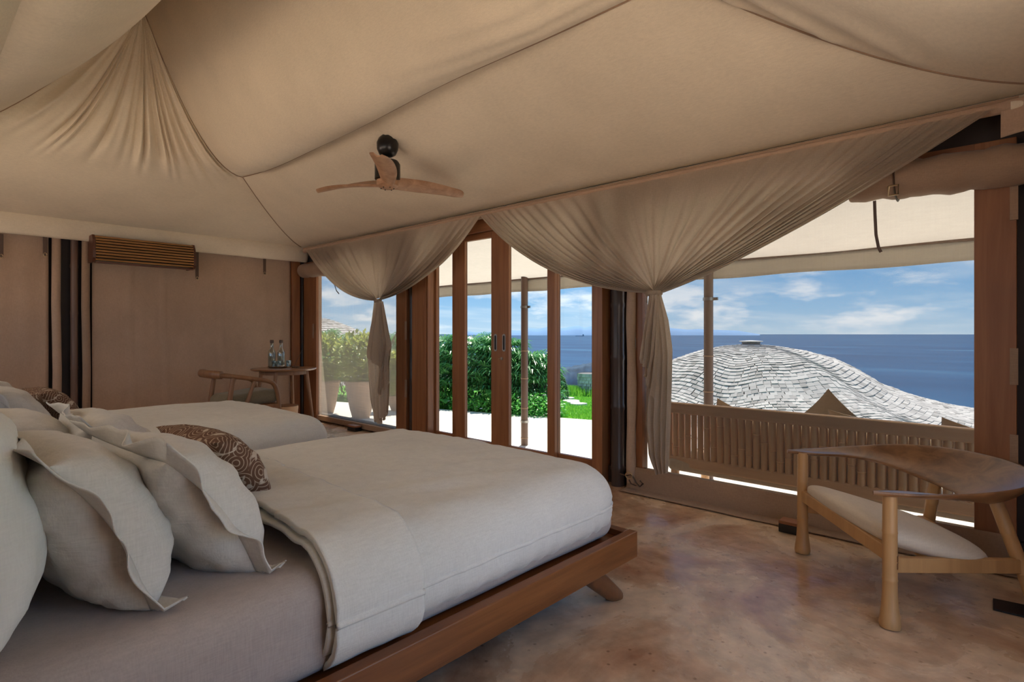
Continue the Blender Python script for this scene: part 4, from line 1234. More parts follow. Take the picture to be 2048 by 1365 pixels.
for dx_, dp, lab in ((-0.012, -0.09, 'clear tumbler just in front of the water bottles'), (0.048, -0.085, 'clear tumbler beside the white flower'), (0.145, -0.02, 'clear tumbler at the tray edge toward the corner post')):
    c = tr + RGT * dx_ + Vector((CT, ST, 0)) * dp; c.z = zt_ if abs(dx_) < .1 else TZ + 0.012
    g_ = MB().lathe(c, [(0.0, 0.004), (0.024, 0.004), (0.028, 0.080), (0.031, 0.080), (0.027, 0.0), (0.0, 0.0)], 20)
    tag(g_.build('drinking_glass', 'glass_bottle'), lab, 'glass', 'tumblers on the round table')
c = tr + RGT * 0.088 + Vector((CT, ST, 0)) * -0.105; c.z = TZ + 0.0135
fl_ = thing('flower', c, 'white frangipani flower with yellow heart lying on the round table', 'flower')
for k in range(5):
    a = 2 * math.pi * k / 5
    dv = Vector((math.cos(a), math.sin(a), 0)); sv = Vector((-dv.y, dv.x, 0))
    def pet(u, v, dv=dv, sv=sv):
        w = 0.016 * math.sin(math.pi * min(1, v * 0.93 + 0.05)) ** 0.7
        return c + dv * (0.038 * v + 0.004) + sv * (w * (u * 2 - 1)) + Vector((0, 0, 0.022 * v * (1 - 0.4 * v) * 1.6 + 0.004 * (u * 2 - 1)))
    MB().grid(pet, 5, 6).build('petal', 'petal', fl_, solid=0.002)
MB().lathe(c, [(0.0, -0.002), (0.007, 0.0), (0.008, 0.006), (0.0, 0.010)], 10).build('heart', 'yellow', fl_)
c = tr + RGT * 0.225 + Vector((CT, ST, 0)) * 0.0; c.z = TZ
inc = thing('incense_holder', c, 'low dark incense holder with a slanting stick on the round table', 'incense holder')
MB().lathe(c, [(0.0, 0.0), (0.055, 0.0), (0.062, 0.012), (0.045, 0.018), (0.0, 0.018)], 24, sx=0.7).build('dish', 'leather', inc)
MB().tube([c + Vector((0, 0, 0.016)) - RGT * 0.02, c + RGT * 0.085 + Vector((0, 0, 0.225))], 0.0022, 6).build('stick', 'leather', inc)

# stool / basket under the table
c = on_z(588, 806, 0.33)
c = Vector((TX + 0.02, TY - 0.02, 0))
bk = thing('log_stool', c, 'short pale log stool standing under the round table', 'stool')
MB().lathe(c, [(0.13, 0.0), (0.142, 0.03), (0.135, 0.15), (0.145, 0.27), (0.142, 0.285)], 24).build('trunk', 'bench_rail', bk)
MB().lathe(c, [(0.0, 0.286), (0.142, 0.286), (0.142, 0.292), (0.0, 0.292)], 24).build('stool_top', 'table_wood', bk)

# ------------------------------------------------------------------ armchair by the table (faces +x)
AX, AY = 2.52, 6.42
ar = thing('armchair', (AX, AY, 0), 'small wooden armchair with sloping arms and olive seat cushion near the round table', 'chair')
hw = 0.27
def ap(x, y, z): return Vector((AX + x, AY + y, z))
for sg in (-1, 1):
    y = sg * hw
    arm = [ap(-.33, y * .85, .765), ap(-.20, y * .98, .75), ap(0.0, y, .715), ap(.17, y, .68), ap(.245, y, .63), ap(.285, y, .50), ap(.31, y, .25), ap(.325, y, 0.0)]
    pts = [cat_rom(arm, k / 40) for k in range(41)]
    rs = [0.03 - 0.008 * sstep(0.5, 1, k / 40) for k in range(41)]
    MB().tube(pts, rs, 12, flat=0.8).build('arm', 'table_wood', ar)
    MB().tube([ap(-.30, y, 0), ap(-.24, y, .40), ap(-.19, y * .97, .745)], [0.018, 0.026, 0.024], 12).build('leg', 'table_wood', ar)
    MB().tube([ap(-.07, y, .40), ap(-.01, y, .58), ap(.035, y, .70)], [0.024, 0.020, 0.018], 12).build('arm_strut', 'table_wood', ar)
    MB().bar(ap(-.26, y, .40), ap(.29, y, .40), 0.03, 0.05).build('side_rail', 'table_wood', ar, smooth=False, bevel=0.005)
MB().tube([cat_rom([ap(-.30, -hw * .93, .768), ap(-.37, -hw * .5, .775), ap(-.385, 0, .777), ap(-.37, hw * .5, .775), ap(-.30, hw * .93, .768)], k / 20) for k in range(21)], 0.034, 12, flat=1.25).build('back_rail', 'table_wood', ar)
MB().bar(ap(.29, -hw, .40), ap(.29, hw, .40), 0.03, 0.05).build('front_rail', 'table_wood', ar, smooth=False, bevel=0.005)
MB().bar(ap(-.26, -hw, .40), ap(-.26, hw, .40), 0.03, 0.05).build('rear_rail', 'table_wood', ar, smooth=False, bevel=0.005)
MB().rbox(ap(0.03, 0, .485), (.58, .50, .15), (.07, .07, .07), (8, 8, 3), lambda p, n: p + n * 0.01 * nz(p, 6) + Vector((0, 0, 0.08 * (p.x - AX)))).build('seat_cushion', 'cushion_green', ar, weld=True)

# ------------------------------------------------------------------ small blocks at the window foot, floor plate
def block(px0, px1, py, X, label):
    a, b = on_x(px0, py, X), on_x(px1, py, X)
    t = thing('window_stop', ((a.x), (a.y + b.y) / 2, 0), label, 'window stop')
    y0, y1 = sorted((a.y, b.y))
    MB().bx(X - 0.02, X + 0.07, y0, y1, 0.0, 0.05).build('block', 'black', t, smooth=False, bevel=0.003)
    MB().bx(X - 0.022, X + 0.07, y0, y1, 0.0505, 0.07).build('wooden_cap', 'wood_y', t, smooth=False, bevel=0.003)
block(1559, 1605, 1030, XW - 0.24, 'black block with wooden cap at the foot of the wide mesh window')
block(697, 713, 855, XW - 0.12, 'black block with wooden cap at the foot of the narrow hazy window')
a = on_z(1986, 1201, 0.0); b = on_z(2048, 1214, 0.0); c = on_z(2048, 1237, 0.0); d = on_z(1986, 1222, 0.0)
b2 = a + (b - a) * 2.0; c2 = d + (c - d) * 2.0
fp = MB().prism([a + Vector((0, 0, .001)), d + Vector((0, 0, .001)), c2 + Vector((0, 0, .001)), b2 + Vector((0, 0, .001))], (0, 0, 0.008))
tag(fp.build('floor_plate', 'black', smooth=False), 'flat black metal plate let into the floor by the lounge chair', 'floor plate')

# ------------------------------------------------------------------ outdoors: terrace, awning, poles
TZO = -0.30
XE = 5.70                    # awning edge
e0, e1 = on_z(870, 818, TZO), on_z(1190, 841, TZO)
ed = (e1 - e0).normalized()
q0 = e0 - ed * 16; q1 = e1 + ed * 9
ter = MB().prism([(XW + 0.12, YW + 9, TZO - 0.12), (q0.x, q0.y, TZO - 0.12), (q1.x, q1.y, TZO - 0.12), (XW + 0.12, q1.y, TZO - 0.12)], (0, 0, 0.12))
struct(ter.build('floor_terrace', 'terrace', smooth=False, origin=(0, 0, 0)))
t2 = MB().bx(-9, XW + 0.119, -11, YR - 0.11, TZO - 0.12, -0.02)
struct(MB().bx(-16, XB - 0.12, YR - 0.10, YW + 10, TZO - 0.12, -0.02).build('floor_rear_bounce', 'rear_bounce', smooth=False, origin=(0, 0, 0)))  # added out of view; bounces light through the rear opening
struct(t2.build('floor_side_bounce', 'side_bounce', smooth=False, origin=(0, 0, 0)))  # added out of view; bounces warm light through the side doorway

aw = thing('awning', (4.8, 3.5, 1.6), 'pale sunlit canvas awning sloping down outside the window wall', 'awning')
zE = CAMH + (HZ - 584) / FPX * proj(Vector((XE, yw(1045, XE), 0)))[2]
VH = 0.17
ya, yb = yw(834, XE), -2.6
def canopy(u, v):
    y = lerp(ya, yb, u); x = lerp(XW + 0.06, XE, v)
    z = lerp(2.52, zE + VH, v) - 0.05 * math.sin(math.pi * v) + 0.012 * nz((x * 2, y * 1.2, 0)) 
    return Vector((x, y, z))
MB().grid(canopy, 90, 20).build('canopy', 'awning', aw)
def vale(u, v):
    y = lerp(ya, yb, u)
    return Vector((XE + 0.015 * nz((y * 2, v, 3)), y, zE + VH * (1 - v) + 0.006 * math.sin(y * 5)))
MB().grid(vale, 90, 5).build('valance', 'awning', aw, solid=0.004)
MB().tube([(XE, lerp(ya, yb, k / 30), zE + VH + 0.01) for k in range(31)], 0.02, 8).build('edge_pole', 'pole_bamboo', aw)
aw3 = thing('awning', (-1.9, 3.7, 1.6), 'pale canvas awning added unseen to block sky light behind the bed heads', 'awning')  # added out of view to keep sky light off the rear opening
MB().grid(lambda u, v: Vector((lerp(XB - 0.13, XB - 2.7, v), lerp(0.2, YW + 0.8, u), lerp(2.52, 2.12, v) - 0.05 * math.sin(math.pi * v))), 50, 12).build('canopy', 'awning', aw3)
MB().grid(lambda u, v: Vector((XB - 2.7, lerp(0.2, YW + 0.8, u), 2.12 - 0.17 * v)), 50, 3).build('valance', 'awning', aw3, solid=0.004)
for y in (0.3, 3.7, YW + 0.7):
    m = MB(); m.tube([(XB - 2.67, y, -0.02), (XB - 2.67, y, 2.11)], 0.045, 14); m.build('support_pole', 'pole_bamboo', aw3)
# unseen awning added over the side doorway to block sky light
aw2 = thing('awning', (1.0, -1.3, 1.6), 'pale canvas awning added unseen to block sky light at the right wall', 'awning')
def canopy2(u, v):
    x = lerp(-0.9, 3.6, u); y = lerp(YR - 0.07, YR - 1.1, v)
    return Vector((x, y, lerp(2.52, 2.25, v) - 0.05 * math.sin(math.pi * v) + 0.012 * nz((x * 2, y * 1.2, 0))))
MB().grid(canopy2, 50, 16).build('canopy', 'awning', aw2)
MB().grid(lambda u, v: Vector((lerp(-0.9, 3.6, u), YR - 1.1, 2.25 - 0.17 * v)), 50, 3).build('valance', 'awning', aw2, solid=0.004)
for x in (-0.8, 3.5):
    m = MB(); bamboo(m, (x, YR - 1.07, -0.02), (x, YR - 1.07, 2.24), 0.045, (0.2, 0.45, 0.7), 14); m.build('support_pole', 'pole_bamboo', aw2)
def pole(px, lab):
    y = yw(px, XE - 0.05)
    t = thing('bamboo_pole', (XE - 0.05, y, TZO), lab, 'pole')
    b = MB(); bamboo(b, (XE - 0.05, y, TZO), (XE - 0.05, y, zE + VH + 0.05), 0.047, (), 18)
    cu_ = b.build('culm', 'pole_bamboo', t)
    for z in (0.10, 0.50, 0.90, 1.27):
        MB().lathe((XE - 0.05, y, z + TZO), [(0.046, -0.008), (0.052, -0.004), (0.052, 0.004), (0.046, 0.008)], 18).build('node', 'node_ring', cu_)
    for z in (0.02, 1.56):
        cp_ = MB().lathe((XE - 0.05, y, z), [(0.049, -0.016), (0.056, -0.016), (0.056, 0.016), (0.049, 0.016)], 18).build('clamp', 'steel', t)
    MB().bx(XE - 0.06, XE - 0.04, y - 0.10, y - 0.05, 1.545, 1.575).build('clamp_bolt', 'steel', cp_, smooth=False)
# guy rope from the awning corner to its peg
gr = thing('guy_rope', on_z(770, 800, TZO), 'dark guy rope slanting from the awning corner to the terrace', 'rope')
g0 = Vector((XE, ya, zE + VH)); g1 = Vector((XE - 0.1, ya + 1.6, TZO))
MB().tube([g0.lerp(g1, k / 8) for k in range(9)], 0.012, 8).build('rope', 'leather', gr)
MB().tube([g1 + Vector((0, 0, 0.10)), g1], [0.02, 0.02], 8).build('peg', 'stem', gr)
pole(1049, 'bamboo pole with pale nodes holding the awning, seen through the glass doors')
pole(1417, 'bamboo pole holding the awning behind the bench, seen through the wide mesh window')

# ------------------------------------------------------------------ bamboo bench seen from behind
BX = 4.50
def bxat(y):   # the back bows towards the house in the middle
    return BX + 0.10 * ((y - 1.15) / 1.3) ** 2
ya_, yb_ = on_x(1325, 800, BX).y, -0.35
be = thing('bamboo_bench', (BX + 0.3, (ya_ + yb_) / 2, TZO), 'long curved bamboo bench with slatted back, standing outside the wide mesh window', 'bench')
N = 60
def ztop(y): return 0.615 - 0.02 * ((y - 1.15) / 1.3) ** 2
def brail(z0, z1, w, nm, mat):
    def fn(u, v):
        y = lerp(ya_, yb_, v); x = bxat(y)
        t = u * 4; k = int(t) % 4
        cs = [(-w / 2, z0), (w / 2, z0), (w / 2, z1), (-w / 2, z1)][k]
        return Vector((x + cs[0], y, cs[1] + (ztop(y) - 0.615)))
    g = MB().grid(fn, 4, N, close_u=True)
    g.f.append((0, 1, 2, 3)); n = len(g.v); g.f.append((n - 1, n - 2, n - 3, n - 4))
    return g.build(nm, mat, be, smooth=False, bevel=0.014)
brail(0.52, 0.615, 0.055, 'top_rail', 'bench_rail')
brail(0.06, 0.15, 0.055, 'bottom_rail', 'bench_rail')
nsl = 46
for k in range(nsl):
    y = lerp(ya_ - 0.03, yb_ + 0.03, k / (nsl - 1))
    o = ztop(y) - 0.615
    x = bxat(y)
    r = 0.0250 + 0.0018 * random.random()
    m = MB(); nk = 0.2 + 0.6 * random.random()
    bamboo(m, (x, y, 0.13 + o), (x, y, 0.54 + o), r, (nk,), 10, 1.12)
    m.build('bamboo_slat', 'bench_bamboo', be)
for y in (ya_ - 0.08, 0.2):
    for xo in (0, 0.62):
        MB().tube([(bxat(y) + xo, y, TZO), (bxat(y) + xo, y, 0.10)], [0.04, 0.034], 14).build('leg', 'bench_rail', be)
MB().rbox((BX + 0.36, (ya_ + yb_) / 2, 0.06), (0.66, abs(yb_ - ya_) - 0.06, 0.10), (0.03, 0.04, 0.03), (4, 20, 2)).build('seat_pad', 'cushion_tan', be, weld=True)
y0_, y1_ = on_x(1412, 800, BX).y, on_x(1862, 800, BX).y
MB().rbox((BX + 0.135, (y0_ + y1_) / 2, 0.30), (0.13, abs(y1_ - y0_), 0.42), (0.05, 0.06, 0.06), (3, 20, 4), lambda p, n: p + Vector((bxat(p.y) - BX, 0, 0))).build('back_pad', 'cushion_tan', be, weld=True)
# bench cushions leaning on the back
def bcush(px, py, size, roll, lean, lab, seed, xoff=0.20):
    c = on_x(px, py, BX + xoff)
    W = size
    R = Matrix.Rotation(math.radians(lean), 3, 'Y') @ Matrix.Rotation(math.radians(roll), 3, 'X')
    mb = MB()
    def th(u, v): return 0.075 * max(0, 1 - abs(u) ** 2.2) ** 0.5 * max(0, 1 - abs(v) ** 2.2) ** 0.5 * (1 + 0.2 * nz((u * 3, v * 3, seed)))
    low = 1e9
    for sg in (1, -1):
        def fn(i, j, sg=sg):
            u = math.sin((i * 2 - 1) * math.pi / 2); v = math.sin((j * 2 - 1) * math.pi / 2)
            x = W / 2 * u * (1 - 0.10 * (1 - v * v)); y = W / 2 * v * (1 - 0.10 * (1 - u * u))
            return R @ Vector((sg * th(u, v), x, y))
        g = MB().grid(fn, 22, 22)
        if sg < 0: g.f = [tuple(reversed(f)) for f in g.f]
        mb.add(g.v, g.f)
    top = max(p.z for p in mb.v); 
    tp = max(mb.v, key=lambda p: p.z)
    for p in mb.v: p += Vector((c.x, c.y - tp.y, c.z - top))
    tag(mb.build('cushion', 'cushion_tan', weld=True), lab, 'cushion', 'cushions on the bamboo bench')
bcush(1662, 776, 0.46, 45, -14, 'tan cushion standing on its corner, peak highest above the bench back', 3, 0.30)
bcush(1442, 795, 0.44, 22, -16, 'tan cushion on the bench, corner showing beside the bamboo pole', 5, 0.30)
bcush(1660, 817, 0.42, 8, -16, 'pale cushion on the bench lying low before the peaked one', 6, 0.27)
bcush(1886, 832, 0.46, 14, -16, 'tan cushion at the bench end beside the teak frame, corner just showing', 8, 0.28)

# ------------------------------------------------------------------ terrain and sea
def nvec(): return Vector((ed.y, -ed.x, 0)) if Vector((ed.y, -ed.x, 0)).dot(Vector((1, 0.3, 0))) > 0 else Vector((-ed.y, ed.x, 0))
NV = nvec()
ang0 = math.atan2(ray(1230, HZ).y, ray(1230, HZ).x)
def ground(x, y):
    s = (Vector((x, y, 0)) - Vector((e0.x, e0.y, 0))).dot(NV)
    a = math.atan2(y, x)
    r = math.hypot(x, y)
    z = -0.36 - 0.075 * max(0, s - 0.5) - 0.35 * max(0, s - 17) 
    k = sstep(0.02, 0.16, ang0 - a) * sstep(10, 16, r)
    z -= k * 4.5
    return z + 0.04 * nz((x * 0.5, y * 0.5, 0))
gx = [4 + i * 0.8 for i in range(70)]; gy = [-22 + j * 0.8 for j in range(92)]
g = MB(); vv = []
for y in gy:
    for x in gx:
        s = (Vector((x, y, 0)) - Vector((e0.x, e0.y, 0))).dot(NV)
        vv.append((x, y, ground(x, y) if s > 0 else TZO - 0.35))
n_ = len(gx)
g.add(vv, [(j * n_ + i, j * n_ + i + 1, (j + 1) * n_ + i + 1, (j + 1) * n_ + i) for j in range(len(gy) - 1) for i in range(n_ - 1)])
struct(g.build('floor_lawn', 'lawn', origin=(0, 0, 0)), 'green lawn sloping towards the sea')
sea = MB().grid(lambda u, v: Vector((30 * 2200 ** v * math.cos(2 * math.pi * u), 30 * 2200 ** v * math.sin(2 * math.pi * u), -60)), 128, 40, close_u=True)
struct(sea.build('floor_sea', 'sea', origin=(0, 0, 0)), 'deep blue sea')

# grass blades on the visible part of the lawn
gb = MB()
for k in range(26000):
    px = random.uniform(1085, 1300); D = random.uniform(9.3, 24) ** 1.0
    r = ray(px, HZ); x, y = r.x * D, r.y * D
    s = (Vector((x, y, 0)) - Vector((e0.x, e0.y, 0))).dot(NV)
    if s < 0.02: continue
    z = ground(x, y); h = random.uniform(0.03, 0.075); a = random.uniform(0, 6.28)
    w = 0.008 + 0.004 * D / 20
    dx, dy = math.cos(a) * w, math.sin(a) * w
    tx, ty = random.gauss(0, 0.02), random.gauss(0, 0.02)
    gb.add([(x - dx, y - dy, z), (x + dx, y + dy, z), (x + tx, y + ty, z + h)], [(0, 1, 2)])
go = gb.build('grass', 'grass', smooth=False, origin=(0, 0, 0)); go['kind'] = 'stuff'; go['label'] = 'short bright green grass on the lawn'; go['category'] = 'grass'

# stepping stones
for (px, D, lab) in ((1134, 17.2, 'pale stepping stone on the lawn, farthest from the terrace'), (1141, 15.6, 'large pale stepping stone on the lawn'), (1147, 14.6, 'small pale stepping stone on the lawn'), (1156, 13.8, 'flat pale stepping stone on the lawn nearest the terrace')):
    r = ray(px, HZ); x, y = r.x * D, r.y * D
    m = MB(); pts = []
    for k in range(9):
        a = 2 * math.pi * k / 9; rr = random.uniform(0.16, 0.24) * (1.3 if 'large' in lab else 1)
        pts.append((x + rr * math.cos(a), y + rr * math.sin(a), ground(x, y) - 0.02))
    m.prism(pts, (0, 0, 0.09))
    tag(m.build('stepping_stone', 'stone', smooth=False, bevel=0.01), lab, 'stone', 'stones on the lawn')

# ------------------------------------------------------------------ planting
def palm_clump(name, c, h, rad, nf, label, mat='palm_leaf', seed=0):
    rnd = random.Random(seed)
    t = thing(name, c, label, 'shrub', 'palm shrubs along the terrace edge')
    fo = MB(); stm = MB()
    c = Vector(c)
    for k in range(nf):
        # frond hub somewhere on an egg-shaped crown
        th = rnd.uniform(0, 2 * math.pi); ph = rnd.uniform(0.0, 1.0)
        rr = rad * math.sqrt(rnd.uniform(0.12, 1.0))
        zz = h * (0.28 + 0.70 * ph)
        rr *= math.sqrt(max(0.05, 1 - max(0, (zz / h - 0.45) / 0.6) ** 2))
        p = c + Vector((rr * math.cos(th), rr * math.sin(th), zz))
        out = Vector((math.cos(th), math.sin(th), rnd.uniform(-0.1, 0.8))).normalized()
        sd = out.cross(Vector((0, 0, 1))).normalized(); up = sd.cross(out).normalized()
        nl = 9; L = rnd.uniform(0.24, 0.38)
        for q in range(nl):
            a = (q / (nl - 1) - 0.5) * math.radians(215) + rnd.gauss(0, 0.06)
            d = (out * math.cos(a) + sd * math.sin(a)).normalized()
            w = (up.cross(d)).normalized() * rnd.uniform(0.012, 0.018)
            l = L * (0.75 + 0.25 * math.cos(a)) * rnd.uniform(0.85, 1.1)
            m_ = p + d * l * 0.55 + up * 0.02; e = p + d * l - Vector((0, 0, l * rnd.uniform(0.15, 0.40)))
            fo.add([p - w * 0.4, p + w * 0.4, m_ + w, m_ - w, e], [(0, 1, 2, 3), (3, 2, 4)])
        if k % 4 == 0:
            stm.tube([c + Vector((rnd.gauss(0, rad * .3), rnd.gauss(0, rad * .3), 0)), p.lerp(c, 0.3) + Vector((0, 0, zz * 0.1)), p], [0.009, 0.007, 0.004], 5, cap=False)
    f = fo.build('foliage', mat, t, smooth=False); f['kind'] = 'stuff'
    s = stm.build('stem', 'stem', t); s['kind'] = 'stuff'
def along(px, back, z=TZO - 0.12):
    """point on the bed behind the terrace edge, seen at column px"""
    r = ray(px, HZ); r.z = 0
    # intersect with line e0 + ed*t shifted by NV*back
    o = Vector((e0.x, e0.y, 0)) + NV * back
    k = o.dot(NV) / r.dot(NV)
    p = r * k; p.z = z
    return p
spots = [(640, 1.9, 1.70, 1.00, 260), (735, 1.7, 1.60, 1.00, 260), (820, 1.5, 1.58, 0.95, 260), (885, 1.25, 1.55, 0.85, 300), (945, 1.15, 1.62, 0.80, 320), (1005, 1.05, 1.50, 0.72, 300), (1060, 1.0, 1.22, 0.60, 260)]
nm = ['behind the potted plants', 'behind the pots, next one along', 'beside the narrow window frame', 'seen through the outermost glass pane', 'tallest, seen beside the door stiles', 'seen beside the bamboo pole', 'lowest, at the sea end of the hedge']
for i, (px, bk_, h, r, n) in enumerate(spots):
    palm_clump('palm_shrub', along(px, bk_), h, r, n, 'fan-leaved palm shrub ' + nm[i], seed=i + 3)

def leaf_plant(c, n, size, label, seed, h=0.55):
    rnd = random.Random(seed)
    c = Vector(c)
    t = thing('broad_leaf_plant', c, label, 'plant', 'broad-leaved plants below the palms')
    for k in range(n):
        a = rnd.uniform(0, 2 * math.pi); out = Vector((math.cos(a), math.sin(a), 0))
        hh = h * rnd.uniform(0.45, 1.0); b = c + out * rnd.uniform(0.08, 0.28) + Vector((0, 0, hh))
        L = size * rnd.uniform(0.7, 1.1); W = L * 0.42; tilt = rnd.uniform(-0.5, 0.7)
        d = (out + Vector((0, 0, tilt))).normalized(); sd = d.cross(Vector((0, 0, 1))).normalized(); up = sd.cross(d)
        def lf(u, v):
            w = W * math.sin(math.pi * min(1, 0.12 + v * 0.88)) ** 0.8 * (1 - 0.25 * v)
            x = (u * 2 - 1)
            return b + d * (L * v) + sd * (w * x * 0.75) + up * (0.06 * L * abs(x) - 0.35 * L * v * v * 0.6)
        lo = MB().grid(lf, 5, 8).build('leaf', 'broad_leaf', t)
        MB().tube([c + out * 0.03, c.lerp(b, 0.6) + Vector((0, 0, 0.05)), b], [0.008, 0.006, 0.004], 5, cap=False).build('stalk', 'broad_leaf', t)
for i, (px, bk_, n, sz, lab) in enumerate(((884, 0.30, 9, 0.30, 'broad-leaved plant below the palms by the outermost pane'), (900, 0.5, 7, 0.26, 'broad-leaved plant half hidden behind a door stile'), (972, 0.35, 8, 0.28, 'broad-leaved plant with drooping leaves left of the door handles'),
                                          (1028, 0.35, 8, 0.32, 'broad-leaved plant just left of the bamboo pole foot'), (1062, 0.4, 6, 0.26, 'broad-leaved plant right of the bamboo pole foot'))):
    leaf_plant(along(px, bk_), n, sz, lab, 40 + i)

def flower_shrub(c, rad, h, nl, nfw, label, seed, mat='broad_leaf'):
    rnd = random.Random(seed); c = Vector(c)
    t = thing('flowering_shrub', c, label, 'shrub', 'low shrubs with white blossom along the terrace')
    fo = MB(); fw = MB()
    def pt():
        a = rnd.uniform(0, 6.283); r_ = rad * math.sqrt(rnd.random()); return c + Vector((r_ * math.cos(a), r_ * math.sin(a), h * rnd.uniform(0.05, 1) * (1 - 0.4 * (r_ / rad) ** 2)))
    for k in range(nl):
        p = pt(); d = Vector((rnd.gauss(0, 1), rnd.gauss(0, 1), rnd.gauss(0.2, .6))).normalized(); s_ = d.cross(Vector((0, 0, 1))).normalized() * 0.022
        fo.add([p, p + d * .035 + s_, p + d * .08, p + d * .035 - s_], [(0, 1, 2, 3)])
    for k in range(nfw):
        p = pt() + Vector((0, 0, 0.04)) - Vector((CT, ST, 0)) * rnd.uniform(0, .1)
        for q in range(5):
            a = q * 1.2566 + rnd.random(); d = (Vector((math.cos(a), math.sin(a), 0.25)) * 0.6 + Vector((-CT, -ST, 0)) * 0.1).normalized()
            s_ = d.cross(Vector((0, 0, 1))).normalized() * 0.012
            fw.add([p, p + d * .02 + s_, p + d * .036, p + d * .02 - s_], [(0, 1, 2, 3)])
    f = fo.build('foliage', mat, t, smooth=False); f['kind'] = 'stuff'
    f = fw.build('blossom', 'petal', t, smooth=False); f['kind'] = 'stuff'
for i, (px, bk_, lab) in enumerate(((872, 0.45, 'low green shrub at the outermost door pane, few white blossoms'), (945, 0.35, 'low shrub dotted with white blossom left of the door handles'), (1040, 0.25, 'low white-flowered shrub behind the bamboo pole'), (1082, 0.3, 'low white-flowered shrub at the sea end of the palms'), (990, 0.4, 'low white-flowered shrub behind the middle door stiles'))):
    flower_shrub(along(px, bk_), 0.48, 0.52, 1100, 26 if i else 8, lab, 60 + i)

def potted(px, py, hpot, rtop, label, seed):
    b = on_z(px, py, TZO)
    t = thing('potted_shrub', b, label, 'potted plant', 'clay pots on the terrace')
    pt_ = MB().lathe(b, [(rtop * 0.55, 0.0), (rtop * 0.72, hpot * 0.25), (rtop * 0.92, hpot * 0.65), (rtop, hpot * 0.90), (rtop * 1.08, hpot * 0.93), (rtop * 1.08, hpot), (rtop * 0.95, hpot), (rtop * 0.9, hpot * 0.9)], 32).build('pot', 'pot', t)
    MB().lathe(b, [(0, hpot * 0.9), (rtop * 0.91, hpot * 0.9)], 24).build('soil', 'soil', pt_)
    rnd = random.Random(seed); fo = MB(); st_ = MB()
    for k in range(7):
        a = rnd.uniform(0, 6.28); st_.tube([b + Vector((0, 0, hpot * .88)), b + Vector((0.25 * math.cos(a), 0.25 * math.sin(a), hpot + 0.45))], [0.012, 0.005], 5)
    for k in range(1500):
        v = Vector((rnd.gauss(0, 1), rnd.gauss(0, 1), rnd.gauss(0, 1))).normalized() * rnd.uniform(0.45, 1) 
        p = b + Vector((v.x * rtop * 1.75, v.y * rtop * 1.75, hpot + 0.42 + v.z * 0.45))
        if p.z < b.z + hpot * 0.95: continue
        d = (v + Vector((rnd.gauss(0, .6), rnd.gauss(0, .6), rnd.gauss(0, .4)))).normalized(); s_ = d.cross(Vector((0, 0, 1))).normalized() * 0.03
        fo.add([p, p + d * .05 + s_, p + d * .11, p + d * .05 - s_], [(0, 1, 2, 3)])
    f = fo.build('foliage', 'lime_leaf', t, smooth=False); f['kind'] = 'stuff'
    s = st_.build('stem', 'stem', t); s['kind'] = 'stuff'
potted(722, 836, 0.66, 0.27, 'large clay pot with lime-green shrub on the terrace, beside the curtain tail', 5)
potted(652, 826, 0.62, 0.25, 'large clay pot with lime-green shrub at the edge of the narrow hazy window', 6)
potted(792, 822, 0.30, 0.16, 'small clay pot with lime-green shrub right of the curtain tail', 8)

# ------------------------------------------------------------------ shingled dome roof
DC = at_d(1502, 690, 21.0)
ZD = DC.z
prof_ = [(0, 0.0), (1.0, -0.10), (1.9, -0.30), (2.9, -0.68), (3.6, -1.10), (4.3, -1.58), (5.4, -2.02), (6.5, -2.32), (8.4, -2.66), (10.5, -3.0)]
def dome_z(r, ph):
    for (r0, z0), (r1, z1) in zip(prof_, prof_[1:]):
        if r <= r1:
            k = (r - r0) / (r1 - r0); k2 = k
            z = lerp(z0, z1, k2); break
    else: z = prof_[-1][1]
    lobe = 0.11 * math.sin(5 * ph + 0.6) + 0.05 * math.sin(11 * ph)
    return z + lobe * sstep(0.8, 4.0, r) * (1 + 0.25 * r / 4)
def dome_p(r, ph): return DC + Vector((r * math.cos(ph), r * math.sin(ph), dome_z(r, ph)))
dm = thing('dome_roof', DC + Vector((0, 0, -3.0)), 'pale shingled dome roof of the neighbouring villa below the bench', 'roof')
MB().grid(lambda u, v: dome_p(0.05 + 9.6 * v, 2 * math.pi * u) - Vector((0, 0, 0.03)), 120, 40, close_u=True).build('roof_shell', 'shell', dm)
tow = math.atan2(-DC.y, -DC.x)
sh = []
r = 0.35; row = 0
rnd = random.Random(11)
while r < 9.4:
    cnt = max(8, int(2 * math.pi * r / 0.21)); off = rnd.random()
    for k in range(cnt):
        ph = 2 * math.pi * (k + off + rnd.uniform(-.05, .05)) / cnt
        da = (ph - tow + math.pi) % (2 * math.pi) - math.pi
        if abs(da) > math.radians(135): continue
        sh.append((r, ph, cnt, row))
    r += 0.155; row += 1
base = [(-.5, 0, 0), (.5, 0, 0), (.5, 1, 0), (-.5, 1, 0), (-.5, 0, 1), (.5, 0, 1), (.5, 1, 1), (-.5, 1, 1)]
bf_ = [(3, 2, 1, 0), (4, 5, 6, 7), (0, 1, 5, 4), (1, 2, 6, 5), (2, 3, 7, 6), (3, 0, 4, 7)]
me_sh = bpy.data.meshes.new('shingle'); me_sh.from_pydata(base, [], bf_); me_sh.materials.append(M['shingle'])
items = []
